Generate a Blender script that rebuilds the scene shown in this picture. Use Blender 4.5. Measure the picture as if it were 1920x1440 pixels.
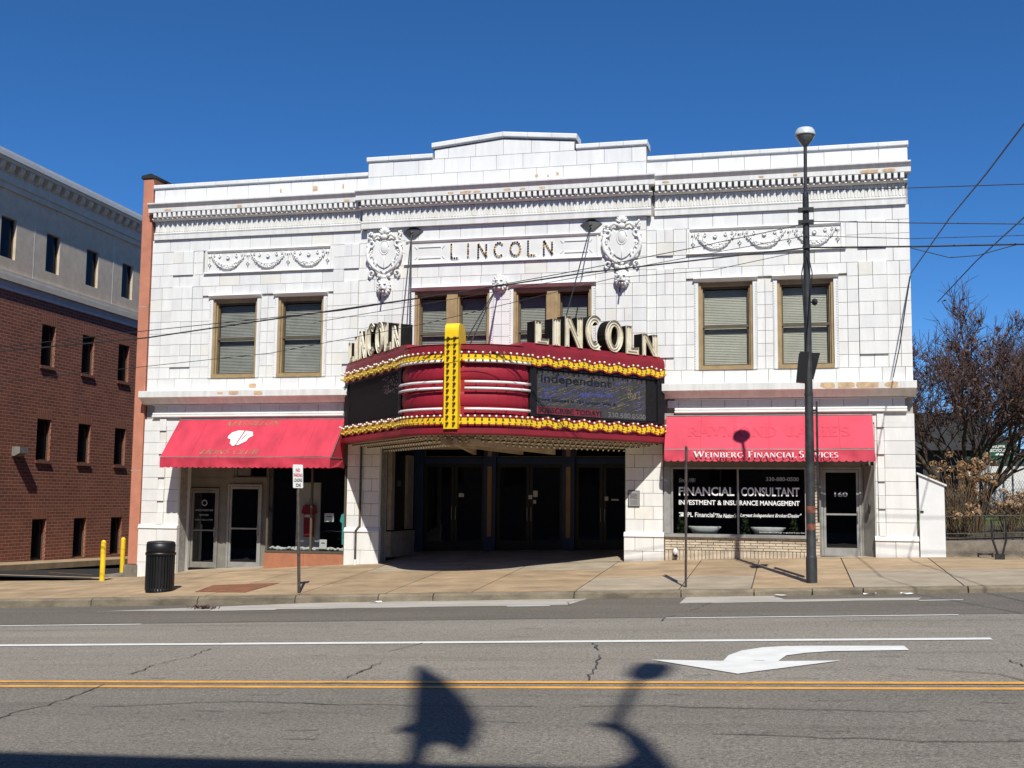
import bpy, math, random
from mathutils import Matrix, Vector, noise
R = math.radians
random.seed(7)
for o in list(bpy.data.objects): bpy.data.objects.remove(o, do_unlink=True)
SC = bpy.context.scene
COL = SC.collection

# ------------------------------------------------------------------ camera, sky, sun, exposure
YAW, PITCH, ROLL = R(13.68), R(5.80), R(0.58)
CAM = Vector((0, -28, 1.70))
def cam_axes():
    f = Vector((-math.sin(YAW)*math.cos(PITCH), math.cos(YAW)*math.cos(PITCH), math.sin(PITCH)))
    r = Vector((math.cos(YAW), math.sin(YAW), 0)); u = r.cross(f)
    return r*math.cos(ROLL)+u*math.sin(ROLL), -r*math.sin(ROLL)+u*math.cos(ROLL), f
r_, u_, f_ = cam_axes()
cd = bpy.data.cameras.new('camera'); cam = bpy.data.objects.new('camera', cd); COL.objects.link(cam)
m = Matrix((r_, u_, -f_)).transposed().to_4x4(); m.translation = CAM; cam.matrix_world = m
cd.sensor_width = 36; cd.sensor_fit = 'HORIZONTAL'; cd.lens = 2150/1920*36; cd.clip_end = 3000; cd.clip_start = .1
SC.camera = cam
SUN_EL, SUN_AZ = R(50), R(18)
w = bpy.data.worlds.new('World'); SC.world = w; w.use_nodes = True
nt = w.node_tree; bg = nt.nodes['Background']; sky = nt.nodes.new('ShaderNodeTexSky')
sky.sky_type = 'NISHITA'; sky.sun_disc = False; sky.sun_elevation = SUN_EL; sky.sun_rotation = R(180)-SUN_AZ
sky.altitude = 3000; sky.air_density = 1.0; sky.dust_density = 0; sky.ozone_density = 10
hsv = nt.nodes.new('ShaderNodeHueSaturation'); hsv.inputs['Saturation'].default_value = 1.12
nt.links.new(sky.outputs[0], hsv.inputs['Color']); nt.links.new(hsv.outputs[0], bg.inputs[0]); bg.inputs[1].default_value = .1
sl = bpy.data.lights.new('sun', 'SUN'); sun = bpy.data.objects.new('sun', sl); COL.objects.link(sun)
sl.energy = 4.6; sl.angle = R(.53); sl.color = (1, .965, .875)
S = Vector((math.sin(SUN_AZ)*math.cos(SUN_EL), -math.cos(SUN_AZ)*math.cos(SUN_EL), math.sin(SUN_EL)))
sun.rotation_euler = S.to_track_quat('Z', 'Y').to_euler(); sun.location = (20, -60, 60)
SC.view_settings.view_transform = 'Standard'; SC.view_settings.look = 'None'
SC.view_settings.exposure = .30; SC.view_settings.gamma = 1

# ------------------------------------------------------------------ materials
def mat(name, col, rough=.7, var=.12, scale=6., bump=0., bscale=None, metal=0., spec=.5, stretch=None, col2=None, rnd=0., detail=5, fine=0.):
    M = bpy.data.materials.new(name); M.use_nodes = True; n = M.node_tree; L = n.links
    b = n.nodes['Principled BSDF']; b.inputs['Roughness'].default_value = rough; b.inputs['Metallic'].default_value = metal
    b.inputs['Specular IOR Level'].default_value = spec
    tc = n.nodes.new('ShaderNodeTexCoord'); mp = n.nodes.new('ShaderNodeMapping'); L.new(tc.outputs['Object'], mp.inputs[0])
    if stretch: mp.inputs['Scale'].default_value = stretch
    nz = n.nodes.new('ShaderNodeTexNoise'); nz.inputs['Scale'].default_value = scale; nz.inputs['Detail'].default_value = detail; nz.inputs['Roughness'].default_value = .6
    L.new(mp.outputs[0], nz.inputs['Vector'])
    cr = n.nodes.new('ShaderNodeValToRGB'); L.new(nz.outputs[0], cr.inputs[0])
    a = col; c2 = col2 or tuple(max(0, x*(1-var*2)) for x in col); c1 = col if col2 else tuple(min(1, x*(1+var)) for x in col)
    cr.color_ramp.elements[0].position = .32; cr.color_ramp.elements[1].position = .68
    cr.color_ramp.elements[0].color = (*c2, 1); cr.color_ramp.elements[1].color = (*c1, 1)
    out = cr.outputs[0]
    if fine:
        f = n.nodes.new('ShaderNodeTexNoise'); f.inputs['Scale'].default_value = 70; f.inputs['Detail'].default_value = 3; L.new(tc.outputs['Object'], f.inputs['Vector'])
        mr = n.nodes.new('ShaderNodeMapRange'); mr.inputs[1].default_value = .3; mr.inputs[2].default_value = .7; mr.inputs[3].default_value = 1-fine; mr.inputs[4].default_value = 1+fine; L.new(f.outputs[0], mr.inputs[0])
        mx = n.nodes.new('ShaderNodeVectorMath'); mx.operation = 'SCALE'; L.new(out, mx.inputs[0]); L.new(mr.outputs[0], mx.inputs['Scale']); out = mx.outputs[0]
    if rnd:
        oi = n.nodes.new('ShaderNodeObjectInfo'); mr = n.nodes.new('ShaderNodeMapRange'); mr.inputs[3].default_value = 1-rnd; mr.inputs[4].default_value = 1+rnd*.4; L.new(oi.outputs['Random'], mr.inputs[0])
        mx = n.nodes.new('ShaderNodeVectorMath'); mx.operation = 'SCALE'; L.new(out, mx.inputs[0]); L.new(mr.outputs[0], mx.inputs['Scale']); out = mx.outputs[0]
    L.new(out, b.inputs['Base Color'])
    if bump:
        bp = n.nodes.new('ShaderNodeBump'); bp.inputs['Strength'].default_value = bump; bp.inputs['Distance'].default_value = .02
        nb = n.nodes.new('ShaderNodeTexNoise'); nb.inputs['Scale'].default_value = bscale or scale*5; nb.inputs['Detail'].default_value = 4; L.new(tc.outputs['Object'], nb.inputs['Vector'])
        L.new(nb.outputs[0], bp.inputs['Height']); L.new(bp.outputs[0], b.inputs['Normal'])
    return M
def glass(name, tint=(.75, .8, .8), ior=1.5, rough=.01):
    M = bpy.data.materials.new(name); M.use_nodes = True; n = M.node_tree; L = n.links
    n.nodes.remove(n.nodes['Principled BSDF']); o = n.nodes['Material Output']
    t = n.nodes.new('ShaderNodeBsdfTransparent'); t.inputs[0].default_value = (*tint, 1)
    g = n.nodes.new('ShaderNodeBsdfGlossy'); g.inputs['Roughness'].default_value = rough; g.inputs[0].default_value = (.95, .97, 1, 1)
    lw = n.nodes.new('ShaderNodeLayerWeight'); lw.inputs[0].default_value = .5; pw = n.nodes.new('ShaderNodeMath'); pw.operation = 'POWER'; pw.inputs[1].default_value = 4; L.new(lw.outputs['Facing'], pw.inputs[0])
    fr = n.nodes.new('ShaderNodeMapRange'); fr.inputs[3].default_value = ((ior-1)/(ior+1))**2*2.0; fr.inputs[4].default_value = 1; L.new(pw.outputs[0], fr.inputs[0]); mx = n.nodes.new('ShaderNodeMixShader')
    tc = n.nodes.new('ShaderNodeTexCoord'); nz = n.nodes.new('ShaderNodeTexNoise'); nz.inputs['Scale'].default_value = 1.5; L.new(tc.outputs['Object'], nz.inputs['Vector'])
    bp = n.nodes.new('ShaderNodeBump'); bp.inputs['Strength'].default_value = .06; bp.inputs['Distance'].default_value = .03; L.new(nz.outputs[0], bp.inputs['Height']); L.new(bp.outputs[0], g.inputs['Normal'])
    L.new(fr.outputs[0], mx.inputs[0]); L.new(t.outputs[0], mx.inputs[1]); L.new(g.outputs[0], mx.inputs[2]); L.new(mx.outputs[0], o.inputs[0])
    return M
M = {}
M['white'] = mat('glazed_white', (.765, .762, .74), .38, .04, 2.2, .05, 30, rnd=.03, stretch=(2.5, 1, .5))
M['cool'] = mat('glazed_cool_white', (.715, .716, .705), .38, .04, 2.2, .05, 30, rnd=.03, stretch=(2.5, 1, .5))
M['cream'] = mat('glazed_cream_white', (.745, .725, .665), .42, .04, 2.2, .05, 30, rnd=.05)
M['pink'] = mat('glazed_warm_white', (.715, .70, .68), .4, .04, 2.2, .05, 30, rnd=.05)
M['mortar'] = mat('old_mortar', (.36, .34, .31), .9, .15, 9)
M['trim'] = mat('glazed_trim', (.745, .742, .722), .42, .05, 1.6, .08, 25)
M['trimdirty'] = mat('weathered_glazed_trim', (.74, .737, .715), .5, .1, 2.5, .1, 25, stretch=(3, 1, .5), col2=(.60, .60, .58))
M['flute'] = mat('fluted_frieze', (.76, .76, .73), .5, .08, 3, stretch=(2.5, 1, .4), col2=(.63, .61, .56))
M['spall'] = mat('bare_terracotta', (.60, .42, .25), .9, .15, 9, .4, 40)
M['salmon'] = mat('salmon_stucco', (.50, .20, .125), .85, .07, 3, .25, 60)
M['tar'] = mat('roofing_tar', (.02, .018, .016), .7, .2, 9)
M['bronze'] = mat('window_bronze', (.35, .25, .125), .5, .1, 5, .05)
M['bronzedark'] = mat('window_dark_bronze', (.10, .08, .055), .5, .1, 5)
M['blind'] = mat('blind_slats', (.62, .60, .52), .6, .06, 3)
M['blindg'] = mat('blind_gauze', (.43, .43, .40), .7, .1, 2)
M['glass'] = glass('window_glass', (.80, .82, .80), 1.5)
M['shopglass'] = glass('shop_glass', (.75, .78, .78), 1.5)
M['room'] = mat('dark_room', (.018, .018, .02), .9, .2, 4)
M['concrete'] = mat('pavement_tan', (.37, .265, .16), .9, .17, 1.3, .2, 60, stretch=(.9, 1.4, 1), rnd=.10, fine=.12)
M['concgrey'] = mat('pavement_grey', (.36, .30, .22), .9, .13, 1.6, .2, 60, stretch=(.9, 1.4, 1), rnd=.08, fine=.10)
M['kerb'] = mat('kerb_concrete', (.205, .17, .12), .9, .25, 3, .5, 25, stretch=(.5, 1, 1), rnd=.12, fine=.15)
M['gutter'] = mat('gutter_concrete', (.40, .375, .33), .9, .12, 2, .3, 50, stretch=(.4, 1.5, 1), fine=.14)
M['crack'] = mat('crack_filler', (.065, .058, .052), .9, .2, 9)
M['paint'] = mat('road_paint_white', (.74, .74, .72), .7, .1, 3, .2, 60, col2=(.62, .62, .6))
M['ypaint'] = mat('road_paint_yellow', (.72, .34, .055), .7, .12, 4, .2, 60)
M['red'] = mat('marquee_red', (.30, .013, .03), .6, .08, 2, .03, spec=.3)
M['redroof'] = mat('marquee_red_metal', (.24, .013, .022), .45, .12, 1.2, .04)
M['yellow'] = mat('marquee_yellow', (.85, .56, .012), .4, .06, 3, .03)
M['yellowshade'] = mat('shaded_yellow_socket', (.30, .17, .012), .6, .12, 3)  # marquee yellow in a shaded tone, shade painted into the bulb sockets
M['bulb'] = mat('frosted_bulb', (.82, .80, .70), .25, .03, 5)
M['amber'] = mat('amber_bulb', (.10, .035, .008), .3, .2, 5)
M['neon'] = mat('neon_tube', (.80, .76, .74), .3, .06, 5)
M['black'] = mat('black_paint', (.008, .008, .009), .45, .2, 5, .05)
M['iron'] = mat('black_iron', (.022, .022, .024), .5, .3, 7, .1)
M['pole'] = mat('pole_paint', (.035, .036, .038), .55, .3, 5, .15)
M['rust'] = mat('rusty_patch', (.22, .075, .045), .85, .3, 14, .4)
M['letter'] = mat('letter_face', (.72, .68, .53), .5, .08, 6, .1, col2=(.55, .48, .33))
M['letteredge'] = mat('letter_side', (.010, .009, .008), .7, .3, 5, spec=.2)
M['bulby'] = mat('bulb_band_reflection', (.62, .45, .08), .3, .1, 5)  # lower-row bulbs with the yellow band's reflection put into their colour
M['led'] = mat('led_matrix', (.018, .018, .020), .8, .3, 40, spec=.1)
M['ledframe'] = mat('led_frame', (.012, .012, .014), .6, .1, 5, spec=.2)
M['soffit'] = mat('marquee_soffit', (.42, .33, .22), .6, .12, 3)
M['awning'] = mat('awning_canvas', (.54, .034, .068), .8, .12, 1.4, .15, 90, stretch=(2, 1, .6))
M['awnfade'] = mat('awning_canvas_faded', (.62, .058, .10), .8, .11, 1.2, .15, 90)
M['goldtxt'] = mat('worn_gold_letter', (.27, .185, .10), .8, .15, 8)
M['nameg'] = mat('gilt_socket', (.55, .33, .06), .5, .2, 20)
M['whitetxt'] = mat('white_letter', (.80, .80, .80), .6, .03, 8)
M['silvertxt'] = mat('grey_letter', (.42, .43, .46), .5, .1, 8)
M['fadetxt'] = mat('faded_red_letter', (.585, .046, .082), .8, .05, 3)
M['alu'] = mat('aluminium_frame', (.38, .38, .365), .4, .1, 4, metal=.3)
M['alud'] = mat('dull_metal_frame', (.22, .21, .19), .5, .12, 4, metal=.1)
M['wallgrey'] = mat('painted_siding', (.19, .18, .155), .7, .1, 3)
M['bulkhead'] = mat('bulkhead_salmon', (.40, .16, .085), .8, .1, 4, .25, 50, rnd=.03)
M['beige'] = mat('beige_brick', (.60, .50, .375), .85, .1, 5, .35, 60, rnd=.14)
M['blue'] = mat('entry_blue', (.014, .034, .10), .5, .1, 4)
M['tan'] = mat('entry_tan', (.38, .21, .09), .6, .1, 4)
M['marble'] = mat('entry_marble', (.42, .37, .29), .35, .12, 4, col2=(.28, .23, .17))
M['paper'] = mat('paper', (.75, .75, .73), .8, .03, 4)
M['greytone'] = mat('photo_print_grey', (.16, .16, .17), .7, .3, 30)
M['teal'] = mat('teal_cotton', (.06, .50, .45), .9, .08, 8, .3, 30)
M['shirtred'] = mat('red_cotton', (.33, .02, .03), .9, .1, 8, .3, 30)
M['board'] = mat('display_board', (.62, .61, .58), .8, .05, 3)
M['byellow'] = mat('bollard_yellow', (.80, .54, .015), .5, .08, 6, .1)
M['signw'] = mat('sign_white', (.78, .78, .76), .5, .05, 6)
M['signr'] = mat('sign_red', (.45, .03, .035), .5, .05, 6)
M['steel'] = mat('weathered_post', (.075, .06, .05), .7, .3, 10, .3)
M['lampwhite'] = mat('lamp_dome', (.55, .58, .58), .35, .06, 6)
M['lamplens'] = mat('lamp_refractor', (.16, .17, .16), .15, .15, 20)
M['rustplate'] = mat('rusted_plate', (.22, .09, .045), .85, .15, 5, .3, 60)
M['stucco'] = mat('cream_stucco', (.57, .47, .355), .9, .07, 3, .3, 90)
M['stuccotrim'] = mat('grey_stucco_trim', (.50, .46, .39), .8, .06, 3, .1)
M['copingm'] = mat('metal_coping', (.55, .55, .54), .5, .05, 3)
M['darkglass'] = mat('dark_tinted_glass', (.004, .005, .008), .08, .1, 3, spec=.1)
M['panelw'] = mat('white_panel', (.74, .75, .75), .55, .04, 2, col2=(.68, .69, .70))
M['oldwall'] = mat('old_concrete_wall', (.25, .22, .175), .95, .25, 4, .6, 30, col2=(.13, .11, .085))
M['bark'] = mat('bark', (.085, .058, .042), .95, .25, 9, .5)
M['twig'] = mat('twig', (.075, .042, .034), .95, .2, 9)
M['deadleaf'] = mat('dead_leaf', (.10, .055, .04), .9, .3, 12)
M['drystem'] = mat('dry_stem', (.15, .098, .055), .95, .25, 9)
M['drybloom'] = mat('dry_bloom', (.30, .185, .085), .95, .3, 14, col2=(.17, .09, .04))
M['drybloom2'] = mat('pale_dry_bloom', (.40, .28, .19), .95, .25, 14)
M['grass'] = mat('lawn_grass', (.075, .095, .03), .95, .3, 2, .5, 60)
M['soil'] = mat('garden_soil', (.07, .05, .035), .95, .3, 3, .6, 40)
M['green'] = mat('dumpster_green', (.012, .085, .055), .5, .12, 4)
M['shrub'] = mat('shrub_leaf', (.05, .085, .022), .8, .35, 12)
M['shed'] = mat('dark_shed', (.035, .037, .042), .8, .15, 3)
M['behind'] = mat('brown_brick_hall', (.16, .085, .06), .9, .15, 3)
M['plaster'] = mat('tub_white', (.70, .70, .67), .6, .06, 8)
def asphalt(name, col, dark, seed, big=.25):
    Mt = bpy.data.materials.new(name); Mt.use_nodes = True; n = Mt.node_tree; L = n.links; b = n.nodes['Principled BSDF']; b.inputs['Roughness'].default_value = .92
    b.inputs['Specular IOR Level'].default_value = .25
    tc = n.nodes.new('ShaderNodeTexCoord')
    def nz(sc, det, st=(1, 1, 1), r=.6):
        mp = n.nodes.new('ShaderNodeMapping'); mp.inputs['Scale'].default_value = st; mp.inputs['Location'].default_value = (seed, seed*.7, 0); L.new(tc.outputs['Object'], mp.inputs[0])
        k = n.nodes.new('ShaderNodeTexNoise'); k.inputs['Scale'].default_value = sc; k.inputs['Detail'].default_value = det; k.inputs['Roughness'].default_value = r; L.new(mp.outputs[0], k.inputs['Vector']); return k.outputs[0]
    def ramp(i, p0, p1, c0, c1):
        k = n.nodes.new('ShaderNodeValToRGB'); k.color_ramp.elements[0].position = p0; k.color_ramp.elements[1].position = p1; k.color_ramp.elements[0].color = (*c0, 1); k.color_ramp.elements[1].color = (*c1, 1); L.new(i, k.inputs[0]); return k.outputs[0]
    def mul(a, b_, f=1.):
        k = n.nodes.new('ShaderNodeMix'); k.data_type = 'RGBA'; k.blend_type = 'MULTIPLY'; k.inputs[0].default_value = f; L.new(a, k.inputs[6]); L.new(b_, k.inputs[7]); return k.outputs[2]
    base = ramp(nz(.5, 6, (.35, 1.6, 1)), .3, .7, dark, col)
    spec = ramp(nz(34, 3, (1, 1, 1), .8), .32, .72, (.42, .42, .42), (1.42, 1.39, 1.34))
    spec2 = ramp(nz(110, 2), .35, .7, (.6, .6, .6), (1.32, 1.32, 1.3))
    streak = ramp(nz(1.1, 5, (.18, 3.2, 1)), .28, .44, (.78, .78, .78), (1, 1, 1))
    L.new(mul(mul(mul(base, spec), spec2), streak), b.inputs['Base Color'])
    bp = n.nodes.new('ShaderNodeBump'); bp.inputs['Strength'].default_value = .5; bp.inputs['Distance'].default_value = .01; L.new(nz(60, 4), bp.inputs['Height']); L.new(bp.outputs[0], b.inputs['Normal'])
    return Mt
M['asphalt'] = asphalt('asphalt_worn', (.315, .29, .255), (.25, .23, .202), 3)
M['asphaltm'] = asphalt('asphalt_near_lane', (.245, .226, .20), (.182, .168, .15), 23)
M['asphaltd'] = asphalt('asphalt_darker_lane', (.19, .172, .15), (.145, .132, .116), 11)
M['asphaltlot'] = asphalt('asphalt_lot', (.045, .043, .045), (.03, .03, .032), 17)
def brick_mat(name, c1, c2, mortar, bw, bh):
    Mt = bpy.data.materials.new(name); Mt.use_nodes = True; n = Mt.node_tree; L = n.links; b = n.nodes['Principled BSDF']; b.inputs['Roughness'].default_value = .9
    uv = n.nodes.new('ShaderNodeUVMap'); uv.uv_map = 'uv'
    br = n.nodes.new('ShaderNodeTexBrick'); br.inputs['Color1'].default_value = (*c1, 1); br.inputs['Color2'].default_value = (*c2, 1); br.inputs['Mortar'].default_value = (*mortar, 1)
    br.inputs['Scale'].default_value = 1; br.inputs['Brick Width'].default_value = bw; br.inputs['Row Height'].default_value = bh; br.inputs['Mortar Size'].default_value = .011; br.inputs['Mortar Smooth'].default_value = .3; br.inputs['Bias'].default_value = -.1
    L.new(uv.outputs[0], br.inputs['Vector'])
    nz = n.nodes.new('ShaderNodeTexNoise'); nz.inputs['Scale'].default_value = 1.3; nz.inputs['Detail'].default_value = 5; L.new(uv.outputs[0], nz.inputs['Vector'])
    mr = n.nodes.new('ShaderNodeMapRange'); mr.inputs[3].default_value = .7; mr.inputs[4].default_value = 1.3; L.new(nz.outputs[0], mr.inputs[0])
    mx = n.nodes.new('ShaderNodeVectorMath'); mx.operation = 'SCALE'; L.new(br.outputs[0], mx.inputs[0]); L.new(mr.outputs[0], mx.inputs['Scale']); L.new(mx.outputs[0], b.inputs['Base Color'])
    bp = n.nodes.new('ShaderNodeBump'); bp.inputs['Strength'].default_value = .9; bp.inputs['Distance'].default_value = .015; bp.invert = True; L.new(br.outputs['Fac'], bp.inputs['Height']); L.new(bp.outputs[0], b.inputs['Normal'])
    return Mt
M['brick'] = brick_mat('red_brick', (.24, .073, .041), (.16, .047, .028), (.38, .235, .165), .36, .118)
M['soldier'] = brick_mat('soldier_brick', (.27, .083, .044), (.185, .054, .031), (.42, .26, .18), .118, .40)

# ------------------------------------------------------------------ mesh helpers
def ob(name, data, parent=None, loc=None):
    o = bpy.data.objects.new(name, data); COL.objects.link(o)
    if loc is not None: o.location = loc
    if parent is not None:
        o.parent = parent; o.matrix_parent_inverse = Matrix.Translation(-WL(parent))
    return o
def WL(o): # world location of a parent (unrotated parents only)
    v = Vector((0, 0, 0))
    while o is not None:
        v = v+o.location if o.parent is None else v+o.location-WL(o.parent); o = o.parent
    return v
def tag(o, label=None, cat=None, group=None, kind=None):
    if label: o['label'] = label
    if cat: o['category'] = cat
    if group: o['group'] = group
    if kind: o['kind'] = kind
    return o
def thing(name, label, cat, loc, group=None):
    return tag(ob(name, None, None, Vector(loc)), label, cat, group)
class MB:
    def __init__(s): s.v = []; s.f = []; s.m = []; s.uv = None
    def add(s, vs, fs, m=0):
        k = len(s.v); s.v += [tuple(p) for p in vs]; s.f += [tuple(i+k for i in f) for f in fs]; s.m += [m]*len(fs); return s
    def box(s, x0, x1, y0, y1, z0, z1, m=0):
        return s.add([(x0, y0, z0), (x1, y0, z0), (x1, y1, z0), (x0, y1, z0), (x0, y0, z1), (x1, y0, z1), (x1, y1, z1), (x0, y1, z1)],
                     [(0, 3, 2, 1), (4, 5, 6, 7), (0, 1, 5, 4), (1, 2, 6, 5), (2, 3, 7, 6), (3, 0, 4, 7)], m)
    def cbox(s, x0, x1, y0, y1, z0, z1, c=.01, m=0):   # box with chamfered edges on the -Y side
        a = [(x0, y1, z0), (x1, y1, z0), (x1, y1, z1), (x0, y1, z1)]; b = [(x0, y0+c, z0), (x1, y0+c, z0), (x1, y0+c, z1), (x0, y0+c, z1)]
        d = [(x0+c, y0, z0+c), (x1-c, y0, z0+c), (x1-c, y0, z1-c), (x0+c, y0, z1-c)]
        fs = [(8, 9, 10, 11)]
        for i in range(4):
            j = (i+1) % 4; fs += [(i, j, 4+j, 4+i), (4+i, 4+j, 8+j, 8+i)]
        return s.add(a+b+d, fs, m)
    def quad(s, a, b, c, d, m=0): return s.add([a, b, c, d], [(0, 1, 2, 3)], m)
    def prism(s, pts, off, m=0, mside=None):   # polygon (3d points) extruded by vector off
        n = len(pts); off = Vector(off); p2 = [tuple(Vector(p)+off) for p in pts]
        s.add(list(pts)+p2, [tuple(range(n))], m); k = len(s.v)-2*n
        s.f.append(tuple(k+n+i for i in reversed(range(n)))); s.m.append(m if mside is None else mside)
        for i in range(n):
            j = (i+1) % n; s.f.append((k+j, k+i, k+n+i, k+n+j)); s.m.append(m if mside is None else mside)
        return s
    def tube(s, pts, r, n=6, m=0, cap=True):
        pts = [Vector(p) for p in pts]; rs = r if isinstance(r, (list, tuple)) else [r]*len(pts); k = len(s.v); up = None
        for i, p in enumerate(pts):
            d = (pts[min(i+1, len(pts)-1)]-pts[max(i-1, 0)]); d = d.normalized() if d.length > 1e-9 else Vector((0, 0, 1))
            if up is None: up = Vector((0, 0, 1)) if abs(d.z) < .9 else Vector((1, 0, 0))
            a = d.cross(up).normalized(); b = a.cross(d); up = b
            for j in range(n):
                t = 2*math.pi*j/n; s.v.append(tuple(p+(a*math.cos(t)+b*math.sin(t))*rs[i]))
        for i in range(len(pts)-1):
            for j in range(n):
                q = (j+1) % n; s.f.append((k+i*n+j, k+i*n+q, k+(i+1)*n+q, k+(i+1)*n+j)); s.m.append(m)
        if cap:
            s.f.append(tuple(k+j for j in reversed(range(n)))); s.m.append(m); e = k+(len(pts)-1)*n; s.f.append(tuple(e+j for j in range(n))); s.m.append(m)
        return s
    def lathe(s, prof, c, n=20, m=0, ax=None):
        k = len(s.v); c = Vector(c)
        for r, z in prof:
            for j in range(n):
                t = 2*math.pi*j/n; p = Vector((r*math.cos(t), r*math.sin(t), z))
                if ax: p = ax @ p
                s.v.append(tuple(c+p))
        for i in range(len(prof)-1):
            for j in range(n):
                q = (j+1) % n; s.f.append((k+i*n+j, k+i*n+q, k+(i+1)*n+q, k+(i+1)*n+j)); s.m.append(m)
        return s
    def ball(s, c, r, nu=8, nv=5, m=0, sc=(1, 1, 1)):
        k = len(s.v); c = Vector(c)
        s.v.append((c.x, c.y, c.z-r*sc[2]))
        for i in range(1, nv):
            a = math.pi*i/nv
            for j in range(nu):
                t = 2*math.pi*j/nu; s.v.append((c.x+r*math.sin(a)*math.cos(t)*sc[0], c.y+r*math.sin(a)*math.sin(t)*sc[1], c.z-r*math.cos(a)*sc[2]))
        s.v.append((c.x, c.y, c.z+r*sc[2])); e = len(s.v)-1
        for j in range(nu):
            q = (j+1) % nu; s.f.append((k, k+1+q, k+1+j)); s.m.append(m); s.f.append((e, k+1+(nv-2)*nu+j, k+1+(nv-2)*nu+q)); s.m.append(m)
            for i in range(nv-2):
                s.f.append((k+1+i*nu+j, k+1+i*nu+q, k+1+(i+1)*nu+q, k+1+(i+1)*nu+j)); s.m.append(m)
        return s
    def profx(s, prof, x0, x1, m=0, caps=True):   # (y,z) polyline swept along X, closed against the wall
        n = len(prof); k = len(s.v); s.v += [(x0, y, z) for y, z in prof]+[(x1, y, z) for y, z in prof]
        for i in range(n-1): s.f.append((k+i, k+i+1, k+n+i+1, k+n+i)); s.m.append(m)
        if caps: s.f.append(tuple(k+i for i in reversed(range(n)))); s.m.append(m); s.f.append(tuple(k+n+i for i in range(n))); s.m.append(m)
        return s
    def build(s, name, mats, parent=None, smooth=False, xf=None):
        me = bpy.data.meshes.new(name); vs = [tuple(xf @ Vector(p)) for p in s.v] if xf else s.v
        me.from_pydata(vs, [], s.f)
        mats = mats if isinstance(mats, (list, tuple)) else [mats]
        for k in mats: me.materials.append(M[k] if isinstance(k, str) else k)
        me.polygons.foreach_set('material_index', s.m)
        if smooth: me.polygons.foreach_set('use_smooth', [True]*len(me.polygons))
        me.update()
        return ob(name, me, parent)
def arc(cx, cy, rx, ry, a0, a1, n): return [(cx+rx*math.cos(R(a0+(a1-a0)*i/n)), cy+ry*math.sin(R(a0+(a1-a0)*i/n))) for i in range(n+1)]
def text_mb(body, bold=0., shear=0.):
    c = bpy.data.curves.new('t', 'FONT'); c.body = body; c.size = 1; c.offset = bold; c.shear = shear; c.resolution_u = 3
    o = bpy.data.objects.new('t', c); COL.objects.link(o)
    me = bpy.data.meshes.new_from_object(o.evaluated_get(bpy.context.evaluated_depsgraph_get()))
    vs = [tuple(v.co) for v in me.vertices]; fs = [tuple(p.vertices) for p in me.polygons]
    bpy.data.objects.remove(o); bpy.data.curves.remove(c); bpy.data.meshes.remove(me)
    return vs, fs
# ---- a small serif capital alphabet made of strokes
TK, TN = .17, .075
GL = {'I': (.3, [('v', .15)]), 'L': (.58, [('v', .15), ('h', .15, .55, .03), ('d', .55, .0, .55, .2)]), 'E': (.58, [('v', .15), ('h', .15, .55, .03), ('h', .15, .45, .5), ('h', .15, .52, .97)]),
      'F': (.55, [('v', .15), ('h', .15, .45, .5), ('h', .15, .53, .97)]), 'N': (.8, [('v', .13, TN), ('d', .13, 1, .67, 0, TK), ('v', .67, TN)]),
      'M': (.95, [('v', .12, TN), ('d', .12, 1, .47, 0, TK), ('d', .47, 0, .82, 1, TN), ('v', .82, TK)]), 'A': (.76, [('d', .06, 0, .38, 1, TN), ('d', .38, 1, .7, 0, TK), ('h', .2, .56, .36), ('s', .07), ('s', .69)]),
      'V': (.76, [('d', .06, 1, .38, 0, TK), ('d', .38, 0, .7, 1, TN), ('S', .07), ('S', .69)]), 'W': (1.05, [('d', .06, 1, .33, 0, TK), ('d', .33, 0, .53, 1, TN), ('d', .53, 1, .77, 0, TK), ('d', .77, 0, .98, 1, TN), ('S', .07), ('S', .97)]),
      'Y': (.72, [('d', .06, 1, .36, .48, TK), ('d', .66, 1, .36, .48, TN), ('d', .36, .5, .36, 0, TK), ('s', .36), ('S', .07), ('S', .65)]),
      'U': (.76, [('d', .15, 1, .15, .3, TK), ('d', .61, 1, .61, .3, TN), ('a', .38, .3, .23, .27, 180, 360), ('S', .15), ('S', .61)]),
      'J': (.42, [('d', .27, 1, .27, .2, TK), ('a', .14, .2, .13, .18, 360, 190), ('S', .27)]),
      'O': (.84, [('a', .42, .5, .33, .47, 0, 360)]), 'C': (.74, [('a', .42, .5, .33, .47, 45, 315), ('d', .66, .68, .66, .92, TN)]), 'G': (.8, [('a', .42, .5, .33, .47, 45, 330), ('d', .68, .42, .68, .12, TK), ('h', .55, .78, .42)]),
      'D': (.8, [('v', .15), ('a', .3, .5, .4, .47, -90, 90), ('h', .15, .32, .03), ('h', .15, .32, .97)]), 'B': (.64, [('v', .15), ('a', .3, .74, .22, .23, -90, 90), ('a', .3, .27, .27, .24, -90, 90), ('h', .15, .32, .03), ('h', .15, .32, .5), ('h', .15, .32, .97)]),
      'R': (.72, [('v', .15), ('a', .3, .74, .22, .23, -90, 90), ('h', .15, .32, .5), ('h', .15, .32, .97), ('d', .34, .5, .64, 0, TK)]),
      'S': (.58, [('a', .29, .74, .19, .22, 30, 270), ('a', .29, .26, .21, .23, 90, -150)]), ' ': (.4, [])}
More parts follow.
